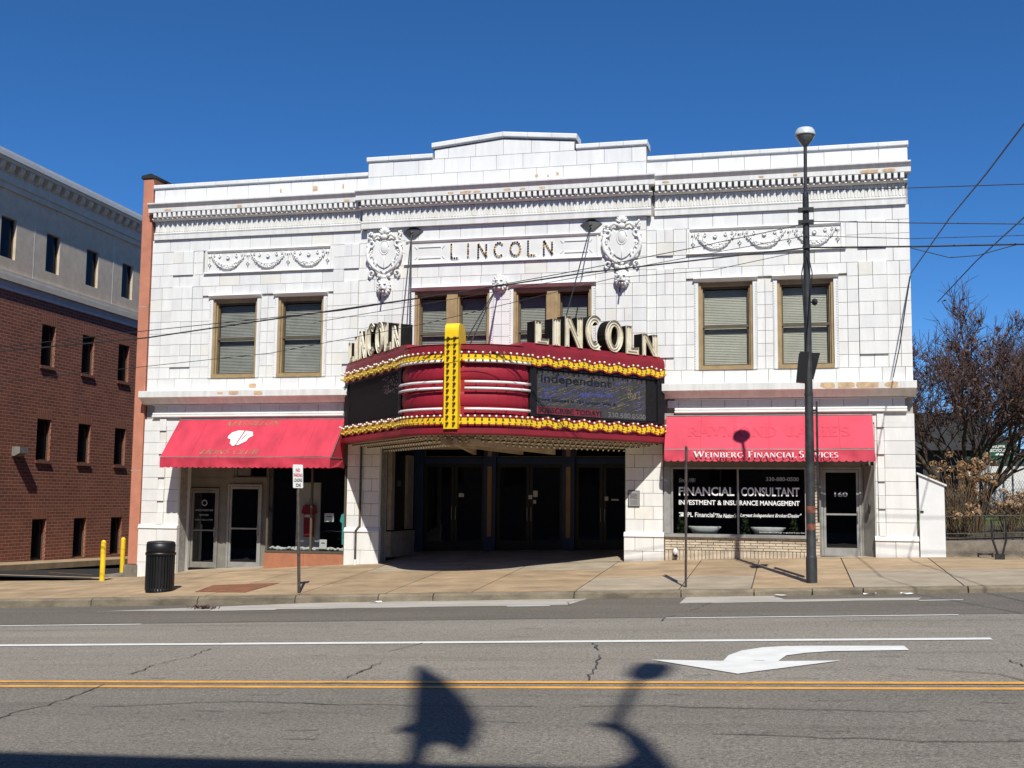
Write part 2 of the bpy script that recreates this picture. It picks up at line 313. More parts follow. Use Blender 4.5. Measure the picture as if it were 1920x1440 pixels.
def serif_mb(body, small=.78, shear=0.):
    vs, fs = [], []
    def q(*p):
        k = len(vs); vs.extend(p); fs.append((k, k+1, k+2, k+3))
    x = 0.
    first = True
    for ch in body:
        if ch == '^': first = True; continue
        up = ch.upper(); w, st = GL[up]; sc = 1. if (first or small == 1) else small
        def P(a, b): return (x+(a+shear*b)*sc, b*sc, 0)
        for e in st:
            if e[0] == 'v':
                a = e[1]; t = (e[2] if len(e) > 2 else TK)/2
                q(P(a-t, 0), P(a+t, 0), P(a+t, 1), P(a-t, 1)); q(P(a-t-.07, 0), P(a+t+.07, 0), P(a+t+.07, .05), P(a-t-.07, .05)); q(P(a-t-.07, .95), P(a+t+.07, .95), P(a+t+.07, 1), P(a-t-.07, 1))
            elif e[0] == 'h': q(P(e[1], e[3]-.035), P(e[2], e[3]-.035), P(e[2], e[3]+.035), P(e[1], e[3]+.035))
            elif e[0] == 'd':
                t = (e[5] if len(e) > 5 else TN)/2; q(P(e[1]-t, e[2]), P(e[1]+t, e[2]), P(e[3]+t, e[4]), P(e[3]-t, e[4]))
            elif e[0] in 'sS': z = 0 if e[0] == 's' else .95; q(P(e[1]-.13, z), P(e[1]+.13, z), P(e[1]+.13, z+.05), P(e[1]-.13, z+.05))
            elif e[0] == 'a':
                _, cx, cy, rx, ry, a0, a1 = e; n = 14
                for i in range(n):
                    pr = []
                    for t in (a0+(a1-a0)*i/n, a0+(a1-a0)*(i+1)/n):
                        c, s_ = math.cos(R(t)), math.sin(R(t)); wd = TN+(TK-TN)*abs(c); pr.append((P(cx+(rx-wd/2)*c, cy+(ry-TN/2)*s_), P(cx+(rx+wd/2)*c, cy+(ry+TN/2)*s_)))
                    q(pr[0][0], pr[0][1], pr[1][1], pr[1][0])
        x += (w+.05)*sc; first = ch == ' '
    return vs, fs
def place_text(tm, name, matl, org, U, V, width=None, height=None, parent=None, center=False, thick=0.):
    vs, fs = tm; org, U, V = Vector(org), Vector(U).normalized(), Vector(V).normalized()
    x0, x1 = min(p[0] for p in vs), max(p[0] for p in vs); y0, y1 = min(p[1] for p in vs), max(p[1] for p in vs)
    sx = width/(x1-x0) if width else None; sy = height/(y1-y0) if height else None
    sx = sx or sy; sy = sy or sx
    o = org-(U*(x1-x0)*sx/2 if center else Vector((0, 0, 0)))
    b = MB(); b.add([tuple(o+U*(p[0]-x0)*sx+V*(p[1]-y0)*sy) for p in vs], fs)
    return b.build(name, matl, parent)

# ------------------------------------------------------------------ ground heights
def interp(x, xs, ys):
    if x <= xs[0]: return ys[0]
    for i in range(1, len(xs)):
        if x <= xs[i]: t = (x-xs[i-1])/(xs[i]-xs[i-1]); return ys[i-1]+(ys[i]-ys[i-1])*t
    return ys[-1]
BX = [-60, -22, -17.1, -15.76, -11.15, -10, -4, -3, .7, 1.8, 2.75, 12, 40]; BZ = [-1.6, -.62, -.44, -.29, .02, .09, .25, .31, .44, .48, .5, .72, 1.6]
def zb(x): return interp(x, BX, BZ)
def clampx(x): return max(-60, min(40, x))
def zr(x): return .0447*clampx(x)
def zk(x): return .13+.0413*clampx(x)
KY = -5.9
def zs(x, y):
    t = min(1.15, (y-KY)/(-KY)); return zk(x)+(zb(x)-zk(x))*t if y <= 0 else zb(x)+.075*min(y, 3)

# ------------------------------------------------------------------ the setting: ground, road, pavement
def sheet(name, xs, ys, zf, mt, parent=None, kind='structure', skirt=0):
    b = MB(); nx, ny = len(xs), len(ys)
    b.add([(x, y, zf(x, y)) for y in ys for x in xs], [(j*nx+i, j*nx+i+1, (j+1)*nx+i+1, (j+1)*nx+i) for j in range(ny-1) for i in range(nx-1)])
    if skirt:
        rim = [(i, 0) for i in range(nx)]+[(nx-1, j) for j in range(1, ny)]+[(i, ny-1) for i in range(nx-2, -1, -1)]+[(0, j) for j in range(ny-2, 0, -1)]
        top = [b.v[j*nx+i] for i, j in rim]; n = len(top); b.add(top+[(x, y, z-skirt) for x, y, z in top], [(i, n+i, n+(i+1) % n, (i+1) % n) for i in range(n)])
    o = b.build(name, mt, parent)
    if kind and parent is None: o['kind'] = kind
    return o
def rng(a, b, st):
    n = max(1, round((b-a)/st)); return [a+(b-a)*i/n for i in range(n+1)]
sheet('ground', [-1500, -300, -80, -40, -20, 0, 20, 40, 80, 300, 1500], [-1500, -300, -80, -31, 0, 30, 80, 300, 1500], lambda x, y: -3.2 if -100 < x < 80 and -50 < y < 50 else -2.2, 'soil')
road = sheet('road', rng(-60, 40, 5), [-26, -16, -9.9, KY+.02], lambda x, y: zr(x), 'asphalt')
sheet('asphalt_patch', rng(-58, 38, 4), [-9.86, KY+.03], lambda x, y: zr(x)+.004, 'asphaltd', road)
sheet('near_lane', rng(-58, 38, 4), [-25.9, -16.73], lambda x, y: zr(x)+.004, 'asphaltm', road)
for xs in ((-13.6, -3.95), (-1.95, 2.05)):
    b = MB(); n = 12
    lo = [(xs[0]+(xs[1]-xs[0])*i/n, -7.32-.14*noise.noise((i*.7, xs[0], 0))-.02*(i == 0)) for i in range(n+1)]
    pts = [(x, y, zr(x)+.009) for x, y in lo]+[(xs[1]+.15, KY+.04, zr(xs[1])+.009), (xs[0]-(2.6 if xs[0] < -9 else .0), -6.55, zr(xs[0]-2)+.009)]
    if xs[0] < -9: pts = [(x, y, zr(x)+.009) for x, y in lo]+[(xs[1]+.1, KY+.04, zr(xs[1])+.009), (-9.4, KY+.04, zr(-9.4)+.009)]
    else: pts = [(x, y, zr(x)+.009) for x, y in lo]+[(xs[1]+.3, KY+.04, zr(xs[1])+.009), (xs[0], KY+.04, zr(xs[0])+.009)]
    b.add(pts, [tuple(range(len(pts)))]); b.build('gutter_pan', 'gutter', road)
def strip(name, x0, x1, y0, y1, mt, dz=.008, wob=.012):
    b = MB(); n = max(2, int((x1-x0)/.6)); lo, hi = [], []
    for i in range(n+1):
        x = x0+(x1-x0)*i/n; lo.append((x, y0+wob*noise.noise((x*1.7, y0, 3)), zr(x)+dz)); hi.append((x, y1+wob*noise.noise((x*1.7, y1, 9)), zr(x)+dz))
    b.add(lo+hi, [(i, i+1, n+2+i, n+1+i) for i in range(n)]); return b.build(name, mt, road)
strip('lane_line', -40, 2.31, -13.15, -12.94, 'paint')
strip('lane_line', -40, -10.9, -10.08, -9.97, 'paint'); strip('lane_line', -1.9, 2.34, -10.05, -9.95, 'paint')
strip('centre_line', -40, 38, -16.63, -16.50, 'ypaint'); strip('centre_line', -40, 38, -16.96, -16.83, 'ypaint')
for a in ((-10.95, -9.6), (-5.05, -4.25), (2.05, 2.75)): strip('parking_tick', a[0], a[1], -7.52, -7.42, 'paint', .013)
arr = [(1.25, -13.72), (1.27, -14.12), (.89, -14.15), (.43, -14.18), (.14, -14.33), (-.08, -14.55), (-.16, -15.03), (.49, -15.0), (-.55, -15.98), (-1.55, -14.88), (-.75, -15.0), (-.72, -14.53), (-.59, -14.09), (-.36, -13.8), (-.05, -13.66), (.4, -13.68)]
b = MB(); b.add([(x, y, zr(x)+.009) for x, y in arr], [(0, 1, 2, 15), (2, 3, 14, 15), (3, 4, 13, 14), (4, 5, 12, 13), (5, 6, 11, 12), (6, 10, 11), (6, 8, 9, 10), (6, 7, 8)]); b.build('turn_arrow', 'paint', road)
cr = [[(-6.9, -19.5), (-6.96, -18.79), (-7.06, -18.32), (-6.98, -18.12), (-7.07, -17.52), (-7.2, -16.86), (-7.34, -16.36), (-7.4, -15.87), (-7.56, -15.18), (-7.47, -14.59), (-7.69, -13.47), (-7.9, -12.84)],
      [(-1.92, -17.11), (-2.03, -16.18), (-2.09, -15.17), (-2.31, -13.98), (-2.53, -13.08)], [(-4.65, -16.38), (-4.66, -15.58), (-4.68, -14.99)], [(-5.09, -14.7), (-4.89, -13.6), (-4.79, -13.01)],
      [(-6.46, -18.16), (-5.15, -17.81), (-4.03, -17.92), (-2.7, -17.98), (-1.29, -17.9), (.6, -18.1), (2.4, -18.0)], [(2.16, -14.83), (2.24, -15.44), (2.6, -15.9)], [(2.46, -11.27), (1.54, -10.89)], [(-9.2, -11.2), (-8.1, -11.0)], [(-3.9, -11.4), (-3.7, -11.0)],
      [(-1.4, -7.2), (-1.55, -8.4), (-1.9, -9.9), (-2.0, -11.0)], [(-3.9, -7.4), (-4.1, -6.6), (-3.9, -6.0)], [(1.2, -15.6), (1.9, -16.0), (2.6, -17.6), (2.9, -19.4)], [(-.6, -19.1), (1.1, -19.3), (2.8, -19.0)]]
random.seed(81)
for i in range(70):
    x, y = random.uniform(-9, 3.2), random.uniform(-20, -10.3); ln_ = random.uniform(.08, .5); cr.append([(x, y), (x+ln_, y+random.uniform(-.03, .03))])
b = MB()
for ln in cr:
    pts = []
    for i in range(len(ln)-1):
        for k in range(8):
            t = k/8; x = ln[i][0]+(ln[i+1][0]-ln[i][0])*t; y = ln[i][1]+(ln[i+1][1]-ln[i][1])*t
            pts.append((x+.07*noise.noise((x*5, y*5, 1)), y+.07*noise.noise((x*5, y*5, 7))))
    n = len(pts)
    for i in range(n-1):
        wd = (.006 if len(ln) > 2 else .004)+.011*abs(noise.noise((pts[i][0]*2, pts[i][1]*2, 4))); dx, dy = pts[i+1][0]-pts[i][0], pts[i+1][1]-pts[i][1]; l = math.hypot(dx, dy) or 1; ox, oy = -dy/l*wd, dx/l*wd
        if noise.noise((pts[i][0]*1.3, pts[i][1]*1.3, 12)) < -.22: continue
        q = [(pts[i][0]+ox, pts[i][1]+oy), (pts[i][0]-ox, pts[i][1]-oy), (pts[i+1][0]-ox, pts[i+1][1]-oy), (pts[i+1][0]+ox, pts[i+1][1]+oy)]
        b.add([(x, y, zr(x)+.0115) for x, y in q], [(0, 1, 2, 3)])
tag(b.build('cracks', 'crack', road), kind='stuff')
# kerb of separate stones
kerb = tag(ob('kerb', None, None, Vector((-7, KY, zk(-7)))), kind='structure')
KX = [-34, -30, -26.5, -23, -19.5, -17, -14.6, -12.1, -9.9, -8.1, -6.95, -4.1, -2.05, -.7, .35, 1.25, 3.05, 5.2, 7.6, 10, 13, 17, 22, 30]
for x0, x1 in zip(KX, KX[1:]):
    b = MB(); n = max(2, int((x1-x0)/.25)); g = .012; sec = []
    for i in range(n+1):
        x = x0+g+(x1-x0-2*g)*i/n; ch = .035+.03*abs(noise.noise((x*2.1, 0, 5))); e = .02*noise.noise((x*1.5, 2, 2)); t = zk(x)-.004
        sec.append([(x, KY+e-.03, zr(x)-.05), (x, KY+e-.012, t-ch), (x, KY+e+ch, t), (x, KY+.17, t+.001), (x, KY+.17, t-.2)])
    vs = [p for s_ in sec for p in s_]; fs = [(i*5+j, (i+1)*5+j, (i+1)*5+j+1, i*5+j+1) for i in range(n) for j in range(4)]+[(0, 1, 2, 3, 4), tuple(n*5+j for j in (4, 3, 2, 1, 0))]
    b.add(vs, fs); b.build('kerb_stone', 'kerb', kerb)
# pavement slabs
side = tag(ob('sidewalk', None, None, Vector((-7, -3, zs(-7, -3)))), kind='structure')
SX = [-34, -31, -28, -25, -22.8, -20.5, -18.4, -16.3, -14.2, -12, -9.9, -8, -6.2, -4.1, -2.1, -.75, 1.1, 3.0, 5, 7.2, 9.5, 13, 18, 24, 30]
for i in range(len(SX)-1):
    x0, x1 = SX[i]+.012, SX[i+1]-.012
    cut = -3.5 if -4.2 < x0 < -2 else (-2.9 if x0 > 1 else (-1.9 if -10 < x0 < -4.3 else None))
    ys = [KY+.18]+([cut] if cut else [])+[0 if not (SX[i+1] <= -17 or SX[i] > 2.9) else (0 if SX[i] > 2.9 else -1.0)]
    for k in range(len(ys)-1):
        grey = (x0 > 1 and k == 0) or (-4.2 < x0 < -2 and k == 0) or (-10 < x0 < -4.3 and k == 1)
        sheet('slab', rng(x0, x1, .7), rng(ys[k]+(.008 if k else 0), ys[k+1]-.008 if k+1 < len(ys)-1 else ys[k+1], .7), zs, 'concgrey' if grey else 'concrete', side, None, .08)
sheet('slab_bed', rng(-34, 30, 1), [KY+.17, -3, 0], lambda x, y: zs(x, y)-.03, 'crack', side)
for nm, x0, x1, y1, mt in (('entry_floor', -10.4, -3.8, 2.6, 'concgrey'), ('shop_threshold', -16.1, -11.0, .7, 'concgrey'), ('shop_threshold', .62, 1.9, .35, 'concgrey')):
    sheet(nm, rng(x0, x1, 1), [0.001, y1*.5, y1], zs, mt, side, None)
b = MB()
for x, y, z in ((-12.62, -5.1, 0), (-11.3, -5.34, 0), (-11.25, -3.73, 0), (-12.85, -3.86, 0)): b.v.append((x, y, zs(x, y)+.006))
b.f = [(0, 1, 2, 3)]; b.m = [0]; b.build('utility_cover', 'rustplate', side)
# parking lot, garden, near pavement
def zlot(x, y): return -.45-.044*max(0, min(14, y+1))-.02*max(0, -17.4-x)*0
sheet('parking_lot', rng(-60, -17.1, 3), rng(-1.0, 40, 3), lambda x, y: zlot(x, y)-.012, 'asphaltlot')
sheet('driveway_apron', rng(-34, -17.2, 2), [-1.0, .2], lambda x, y: zs(x, -1.0)*(1-(y+1)/1.2)+zlot(x, y)*((y+1)/1.2), 'concrete')
def zgar(x, y): return .84+.05*min(max(y, 0), 12)+.045*(min(max(x, 3), 20)-3)
sheet('lawn', rng(2.9, 40, 2), rng(.45, 60, 3), zgar, 'grass'); sheet('garden_bed', rng(2.95, 9, 1), rng(.4, 4.2, 1), lambda x, y: zgar(x, y)+.03+.03*noise.noise((x*3, y*3, 0)), 'soil')
sheet('near_sidewalk', rng(-60, 40, 5), [-31, -26], lambda x, y: zr(x)+.14, 'concgrey', None, 'structure', .2)

# ------------------------------------------------------------------ theatre building
TH = thing('theatre_building', 'two-storey white glazed-tile theatre with stepped parapet and carved LINCOLN nameplate', 'theatre', (-7.1, .5, zb(-7)))
TMATS = ['white', 'cool', 'cream', 'pink']
tiles = []
def rt(): return random.choices((0, 1, 2, 3), (74, 15, 5, 6))[0]
def tile(x0, x1, z0, z1, yf=0., mi=None, g=.004):
    if x1-x0 < .05 or z1-z0 < .05: return
    tiles.append((x0+g, x1-g, z0+g, z1-g, yf, rt() if mi is None else mi))
def row(x0, x1, z0, z1, wd, off=0., yf=0., **k):
    x = x0; nx = x0+(wd*off if off else wd)
    while x < x1-.01:
        e = min(nx, x1)
        if x1-e < .12: e = x1
        tile(x, e, z0, z1, yf, **k); x = e; nx = x+wd
def cols(js, z0, z1, yf=0., split=(), raised=(), alt=0):
    for a, b_ in zip(js, js[1:]):
        y = yf-.042 if (a, b_) in raised else yf
        if (a, b_) in split and alt: tile(a, (a+b_)/2, z0, z1, y); tile((a+b_)/2, b_, z0, z1, y)
        else: tile(a, b_, z0, z1, y)
RW = [4.57, 4.90, 5.21, 5.52, 5.83, 6.14, 6.46, 6.77, 7.09, 7.42, 7.75, 8.08, 8.41, 8.76]
WIN = [(-15.18, -13.88), (-13.27, -11.97), (-9.40, -7.40), (-6.77, -4.77), (-2.14, -.84), (-.26, 1.045)]; WZ = (4.90, 7.05)
SU = .10
YC = -.10
wl, wr = (-17.10, -10.76), (-3.40, 2.80)
jr = [[-3.40, -3.16, -2.74, -2.44, -2.24], [-.74, -.55, -.36], [1.145, 1.36, 1.62, 2.27, 2.55, 2.80]]
jl = [[-17.10, -16.75, -16.43, -15.82, -15.52, -15.28], [-13.78, -13.575, -13.37], [-11.87, -11.71, -11.41, -10.99, -10.76]]
jc = [[-10.76, -10.42, -10.02, -9.75, -9.50], [-7.30, -7.085, -6.87], [-4.67, -4.42, -4.15, -3.75, -3.40]]
for i in range(13):
    z0, z1 = RW[i], RW[i+1]; up = i % 2
    if i == 0:
        for a, b_ in (wl, wr): row(a, b_, z0, z1, .52, .6)
        row(-10.76, -3.40, z0, z1, .5, .4, YC)
    elif i <= 7:
        zt = z1 if i < 7 else WZ[1]+.10
        for js, pn in ((jr, ((-3.16, -2.74), (1.62, 2.27))), (jl, ((-16.43, -15.82), (-11.41, -10.99)))):
            for c in js: cols(c, z0, z1, 0, pn, pn if i >= 2 else (), up)
        for c in jc: cols(c, z0, z1, YC, ((-10.42, -10.02), (-4.15, -3.75)), (), up)
    elif i == 8:
        pn = ((-3.16, -2.74), (1.62, 2.27), (-16.43, -15.82), (-11.41, -10.99))
        cols(jr[0][:4], z0, z1, 0, pn, pn, 1); row(-2.44, 1.36, 7.16, z1, .5, .7); cols(jr[2][1:], z0, z1, 0, pn, pn, 1)
        cols(jl[0][:5], z0, z1, 0, pn, pn, 1); row(-15.52, -11.71, 7.16, z1, .52, .7); cols(jl[2][1:], z0, z1, 0, pn, pn, 1)
        row(-10.76, -9.5, z0, z1, .4, .6, YC); row(-9.5, -4.67, 7.16, z1, .53, .5, YC); row(-4.67, -3.4, z0, z1, .42, .6, YC)
    elif i in (9, 12):
        row(*wl, z0, z1, .60, .45 if i == 9 else .9); row(*wr, z0, z1, .60, .7); row(-10.76, -3.4, z0, z1, .57, .5, YC)
    else:
        pn = ((-3.16, -2.74), (1.62, 2.27), (-16.43, -15.82), (-11.41, -10.99))
        cols([-3.40, -3.16, -2.74, -2.43], z0, z1, 0, pn, pn, up); cols([1.35, 1.62, 2.27, 2.55, 2.80], z0, z1, 0, pn, pn, up)
        cols([-17.10, -16.75, -16.43, -15.82, -15.54], z0, z1, 0, pn, pn, up); cols([-11.72, -11.41, -10.99, -10.76], z0, z1, 0, pn, pn, up)
        cols([-10.76, -10.25, -9.70], z0, z1, YC); cols([-4.5, -4.0, -3.40], z0, z1, YC)
# parapet
row(*wl, 9.80, 10.19, .63, .5); row(*wr, 9.80, 10.19, .63, .8)
row(-10.76, -3.4, 9.78, 10.16, .70, .5, YC); row(-10.76, -3.4, 10.16, 10.55, .70, 1, YC)
# the centre gable course under its sloping coping
for a, c in zip([-8.93, -8.55, -7.82, -7.08, -6.34, -5.6], [-8.55, -7.82, -7.08, -6.34, -5.6, -5.22]):
    zt_ = lambda x: 10.965-.094*abs(x+7.08)
    b = MB(); b.prism([(a+.005, YC-.012, 10.555), (c-.005, YC-.012, 10.555), (c-.005, YC-.012, zt_(c)), (a+.005, YC-.012, zt_(a))], (0, .05, 0)); b.build('gable_tile', 'white', TH)
# pilasters and the band over the shops
def pilaster(x0, x1, yf, zt, w0, ledge=.86, raise_=None):
    z = ledge+.10; k = 0
    while z < zt-.05:
        e = min(z+.315, zt); e = zt if zt-e < .1 else e
        if raise_:
            a, b_ = raise_; cols([x0, a, b_, x1], z, e, yf, (), ((a, b_),) if k % 2 == 0 else (), 0)
        else: row(x0, x1, z, e, w0, .5 if k % 2 else 1., yf)
        z = e; k += 1
    zf = zb((x0+x1)/2)-.12; n = max(1, round((ledge-zf)/.40)); h = (ledge-zf)/n
    for q in range(n): row(x0-.03, x1+.03, zf+q*h, zf+(q+1)*h, w0, .6 if q % 2 else 1., yf-.05, mi=0)
pilaster(-17.10, -16.00, -.03, 3.80, .55, raise_=(-16.62, -16.42)); pilaster(-11.17, -10.28, -.05, 3.25, .45); pilaster(-3.93, -3.02, -.05, 3.25, .45); pilaster(1.90, 2.80, -.03, 3.80, .45, raise_=(1.96, 2.12))
row(-16.8, -11.3, 3.98, 4.16, .55, .7, -.06); row(-2.9, 2.6, 3.98, 4.16, .55, .5, -.06)
row(-17.1, -10.76, 4.42, 4.57, .55, .5, .0); row(-3.4, 2.8, 4.42, 4.57, .55, .5, .0)
tiles.sort(key=lambda t: -(t[1]-t[0])*(t[3]-t[2]))
tcent = lambda t: ((t[0]+t[1])/2, (t[2]+t[3])/2)
def hidden(t):  # behind the marquee, awnings or the parapet returns
    x, z = tcent(t); return -10.6 < x < -3.6 and z < 4.9
vis = [t for t in tiles if not hidden(t)]; rest = [t for t in tiles if hidden(t)]+vis[300:]
for x0, x1, z0, z1, yf, mi in vis[:300]:
    b = MB(); j = .004*random.random(); b.cbox(x0, x1, yf-.012+j, .05, z0, z1, .005); b.build('wall_tile', TMATS[mi], TH)
b = MB()
for x0, x1, z0, z1, yf, mi in rest: b.cbox(x0, x1, yf-.012+.004*random.random(), .05, z0, z1, .005, mi)
tag(b.build('small_wall_tiles', TMATS, TH), kind='stuff')
# core wall with openings
def holes_wall(b, x0, x1, z0, z1, hs, y0, y1, m=0):
    xs = sorted({x0, x1, *[h for q in hs for h in q[:2] if x0 < h < x1]}); zz = sorted({z0, z1, *[h for q in hs for h in q[2:] if z0 < h < z1]})
    for a, c in zip(xs, xs[1:]):
        for d, e in zip(zz, zz[1:]):
            mx, mz = (a+c)/2, (d+e)/2
            if not any(q[0] < mx < q[1] and q[2] < mz < q[3] for q in hs): b.box(a, c, y0, y1, d, e, m)
hs = [(a, c, WZ[0], WZ[1]) for a, c in WIN]+[(-15.98, -11.19, -2, 3.70), (-10.26, -3.95, -2, 3.4), (-3.0, 1.88, -2, 3.70)]
b = MB(); holes_wall(b, -17.08, 2.78, -1.2, 10.25, hs, .03, .4); b.box(-10.74, -3.42, YC+.02, .028, 4.3, 10.5); b.v = b.v
b2 = MB(); holes_wall(b2, -17.08, 2.78, -1.2, 10.25, hs, .03, .4)
holes_wall(b2, -10.74, -3.42, 4.3, 10.55, [(a, c, WZ[0], WZ[1]) for a, c in WIN], YC+.03, .03); b2.box(-8.92, -5.23, YC+.03, .35, 10.55, 10.86); b2.box(-10.74, -3.42, .03, .35, 10.25, 10.55)
b2.build('core_wall', 'mortar', TH)
b = MB(); b.box(-17.08, 2.75, 45, 45.3, -1.4, 10); b.box(-17.08, -16.9, .41, 45, -1.4, 10.1); b.box(2.55, 2.79, .41, 45, -1.2, 10.1); b.box(-16.9, 2.55, .41, 45, 9.6, 9.8); b.box(-16.9, 2.55, .41, 14, 4.25, 4.45); b.build('shell', 'mortar', TH)
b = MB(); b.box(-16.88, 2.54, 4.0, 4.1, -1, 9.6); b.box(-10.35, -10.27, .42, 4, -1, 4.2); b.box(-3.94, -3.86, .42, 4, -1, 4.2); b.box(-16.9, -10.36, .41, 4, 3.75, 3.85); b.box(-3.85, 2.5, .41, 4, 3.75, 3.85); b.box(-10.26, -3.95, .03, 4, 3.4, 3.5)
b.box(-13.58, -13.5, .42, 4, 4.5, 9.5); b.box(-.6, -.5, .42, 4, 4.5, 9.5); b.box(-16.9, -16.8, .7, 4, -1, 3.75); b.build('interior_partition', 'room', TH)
for q in ((-16.9, -10.36, .72, 4, zb(-14)-.1, zb(-14)+.02), (-3.86, .62, .1, 4, .3, .42), (.62, 2.5, .36, 4, .3, .46)): b = MB(); b.box(*q); b.build('shop_floor', 'wallgrey', TH)
# copings: stones of their own
def coping(pa, pb, h=.14, yf=-.06, yb=.45):
    (x0, z0), (x1, z1) = pa, pb; n = max(1, round((x1-x0)/.66)); g = .004
    for i in range(n):
        a, c = x0+(x1-x0)*i/n+g, x0+(x1-x0)*(i+1)/n-g; za, zc = z0+(z1-z0)*i/n, z0+(z1-z0)*(i+1)/n; b = MB()
        pr = [(yf+.035, -h), (yf+.035, -h+.03), (yf, -h+.045), (yf, -.02), (yf+.02, 0), (yb, .02), (yb, -h)]; k = len(pr)
        b.add([(a, y, za+z) for y, z in pr]+[(c, y, zc+z) for y, z in pr], [(q, q+1, k+q+1, k+q) for q in range(k-1)]+[tuple(reversed(range(k))), tuple(range(k, 2*k))])
        b.build('coping_stone', 'trim', TH)
coping((-17.12, 10.33), (-10.78, 10.33)); coping((-3.38, 10.30), (2.82, 10.30))
coping((-10.80, 10.70), (-8.97, 10.70), .15, YC-.06); coping((-5.18, 10.70), (-3.36, 10.70), .15, YC-.06)
coping((-9.00, 10.97), (-7.08, 11.15), .16, YC-.08); coping((-7.08, 11.15), (-5.15, 10.97), .16, YC-.08)
# main cornice
def cornice(x0, x1, dy, e0, e1):
    P = lambda l: [(y+dy, z) for y, z in l]; b = MB()
    crown = [(.04, 9.82), (-.26, 9.765), (-.315, 9.75), (-.315, 9.715), (-.295, 9.70), (-.27, 9.66), (-.245, 9.63), (-.235, 9.615), (-.235, 9.50), (-.20, 9.495), (-.05, 9.495), (.04, 9.495)]
    bed = [(.04, 9.345), (-.14, 9.345), (-.15, 9.325), (-.13, 9.30), (-.09, 9.285), (.04, 9.28)]
    moul = [(.04, 8.965), (-.06, 8.96), (-.085, 8.94), (-.085, 8.92), (-.075, 8.90), (-.07, 8.885), (-.07, 8.765), (.04, 8.76)]
    b.profx(P(crown), x0-e0, x1+e1); b.profx(P(bed), x0-e0*.4, x1+e1*.4); b.profx(P(moul), x0-e0*.1, x1+e1*.1); b.box(x0, x1, dy-.03, .05, 9.28, 9.50)
    o = b.build('cornice', 'trimdirty', TH)
    f = MB(); n = round((x1-x0)/.078); f.box(x0, x1, dy-.022, .05, 8.96, 9.285)
    for i in range(n):
        a, c = x0+(x1-x0)*i/n, x0+(x1-x0)*(i+1)/n; w_ = (c-a)*.42; mx = (a+c)/2; yy = dy-.023
        f.add([(mx-w_, yy, 8.985), (mx-w_*.6, yy-.022, 8.985), (mx+w_*.6, yy-.022, 8.985), (mx+w_, yy, 8.985), (mx-w_, yy, 9.25), (mx-w_*.6, yy-.022, 9.265), (mx+w_*.6, yy-.022, 9.265), (mx+w_, yy, 9.25)], [(0, 1, 5, 4), (1, 2, 6, 5), (2, 3, 7, 6), (4, 5, 6, 7), (0, 3, 2, 1)])
    tag(f.build('fluted_frieze', 'flute', o), kind='stuff')
    n = round((x1-x0)/.148); dm = MB(); dm.cbox(-.043, .043, -.205, 0, -.068, .062, .006)
    me = None
    for i in range(n):
        x = x0+(x1-x0)*(i+.5)/n
        if me is None: q = dm.build('dentil', 'trim', None); me = q.data; bpy.data.objects.remove(q)
        d = ob('dentil', me, None); d.parent = o; d.location = Vector((x, dy-.025, 9.425))-Vector(TH.location)+Vector(TH.location)
    return o
cornice(-17.02, -10.96, 0, .12, -.0); cornice(-10.88, -3.28, YC-.03, .12, .12); cornice(-3.20, 2.72, 0, 0, .12)
# lower belt cornice
for x0, x1 in ((-17.12, -11.1), (-3.0, 2.84)):
    b = MB(); b.profx([(.04, 4.56), (-.36, 4.54), (-.38, 4.53), (-.38, 4.37), (-.36, 4.355), (-.30, 4.34), (-.24, 4.29), (-.17, 4.23), (-.12, 4.20), (.04, 4.19)], x0, x1)
    o = b.build('belt_cornice', 'trimdirty', TH); a, c = x0+.28, x1-.2
    b = MB(); b.profx([(.04, 4.19), (-.10, 4.19), (-.11, 4.175), (-.10, 4.16), (.04, 4.16)], a, c); b.profx([(.04, 3.975), (-.075, 3.97), (-.095, 3.95), (-.095, 3.925), (-.075, 3.91), (-.12, 3.895), (-.125, 3.86), (-.10, 3.845), (-.065, 3.835), (.04, 3.83)], a, c); b.box(a+.02, c-.02, -.04, .05, 3.60, 3.97); b.build('architrave', 'trim', o)
for x0, x1, y0 in ((-17.13, -15.97, -.1), (-11.2, -10.25, -.12), (-3.96, -2.99, -.12), (1.87, 2.83, -.1)):
    b = MB(); b.profx([(.05, .97), (y0+.035, .965), (y0, .91), (y0-.015, .885), (y0-.015, .86), (.05, .86)], x0, x1); b.build('pilaster_ledge', 'trim', TH)
# reveals of the shop openings
b = MB(); b.box(-16.02, -15.985, -.02, .62, -.45, 3.75); b.box(-10.30, -10.265, -.03, .45, -.1, 3.3); b.box(1.885, 1.92, -.01, .3, .3, 3.7); b.build('reveal', 'trim', TH)
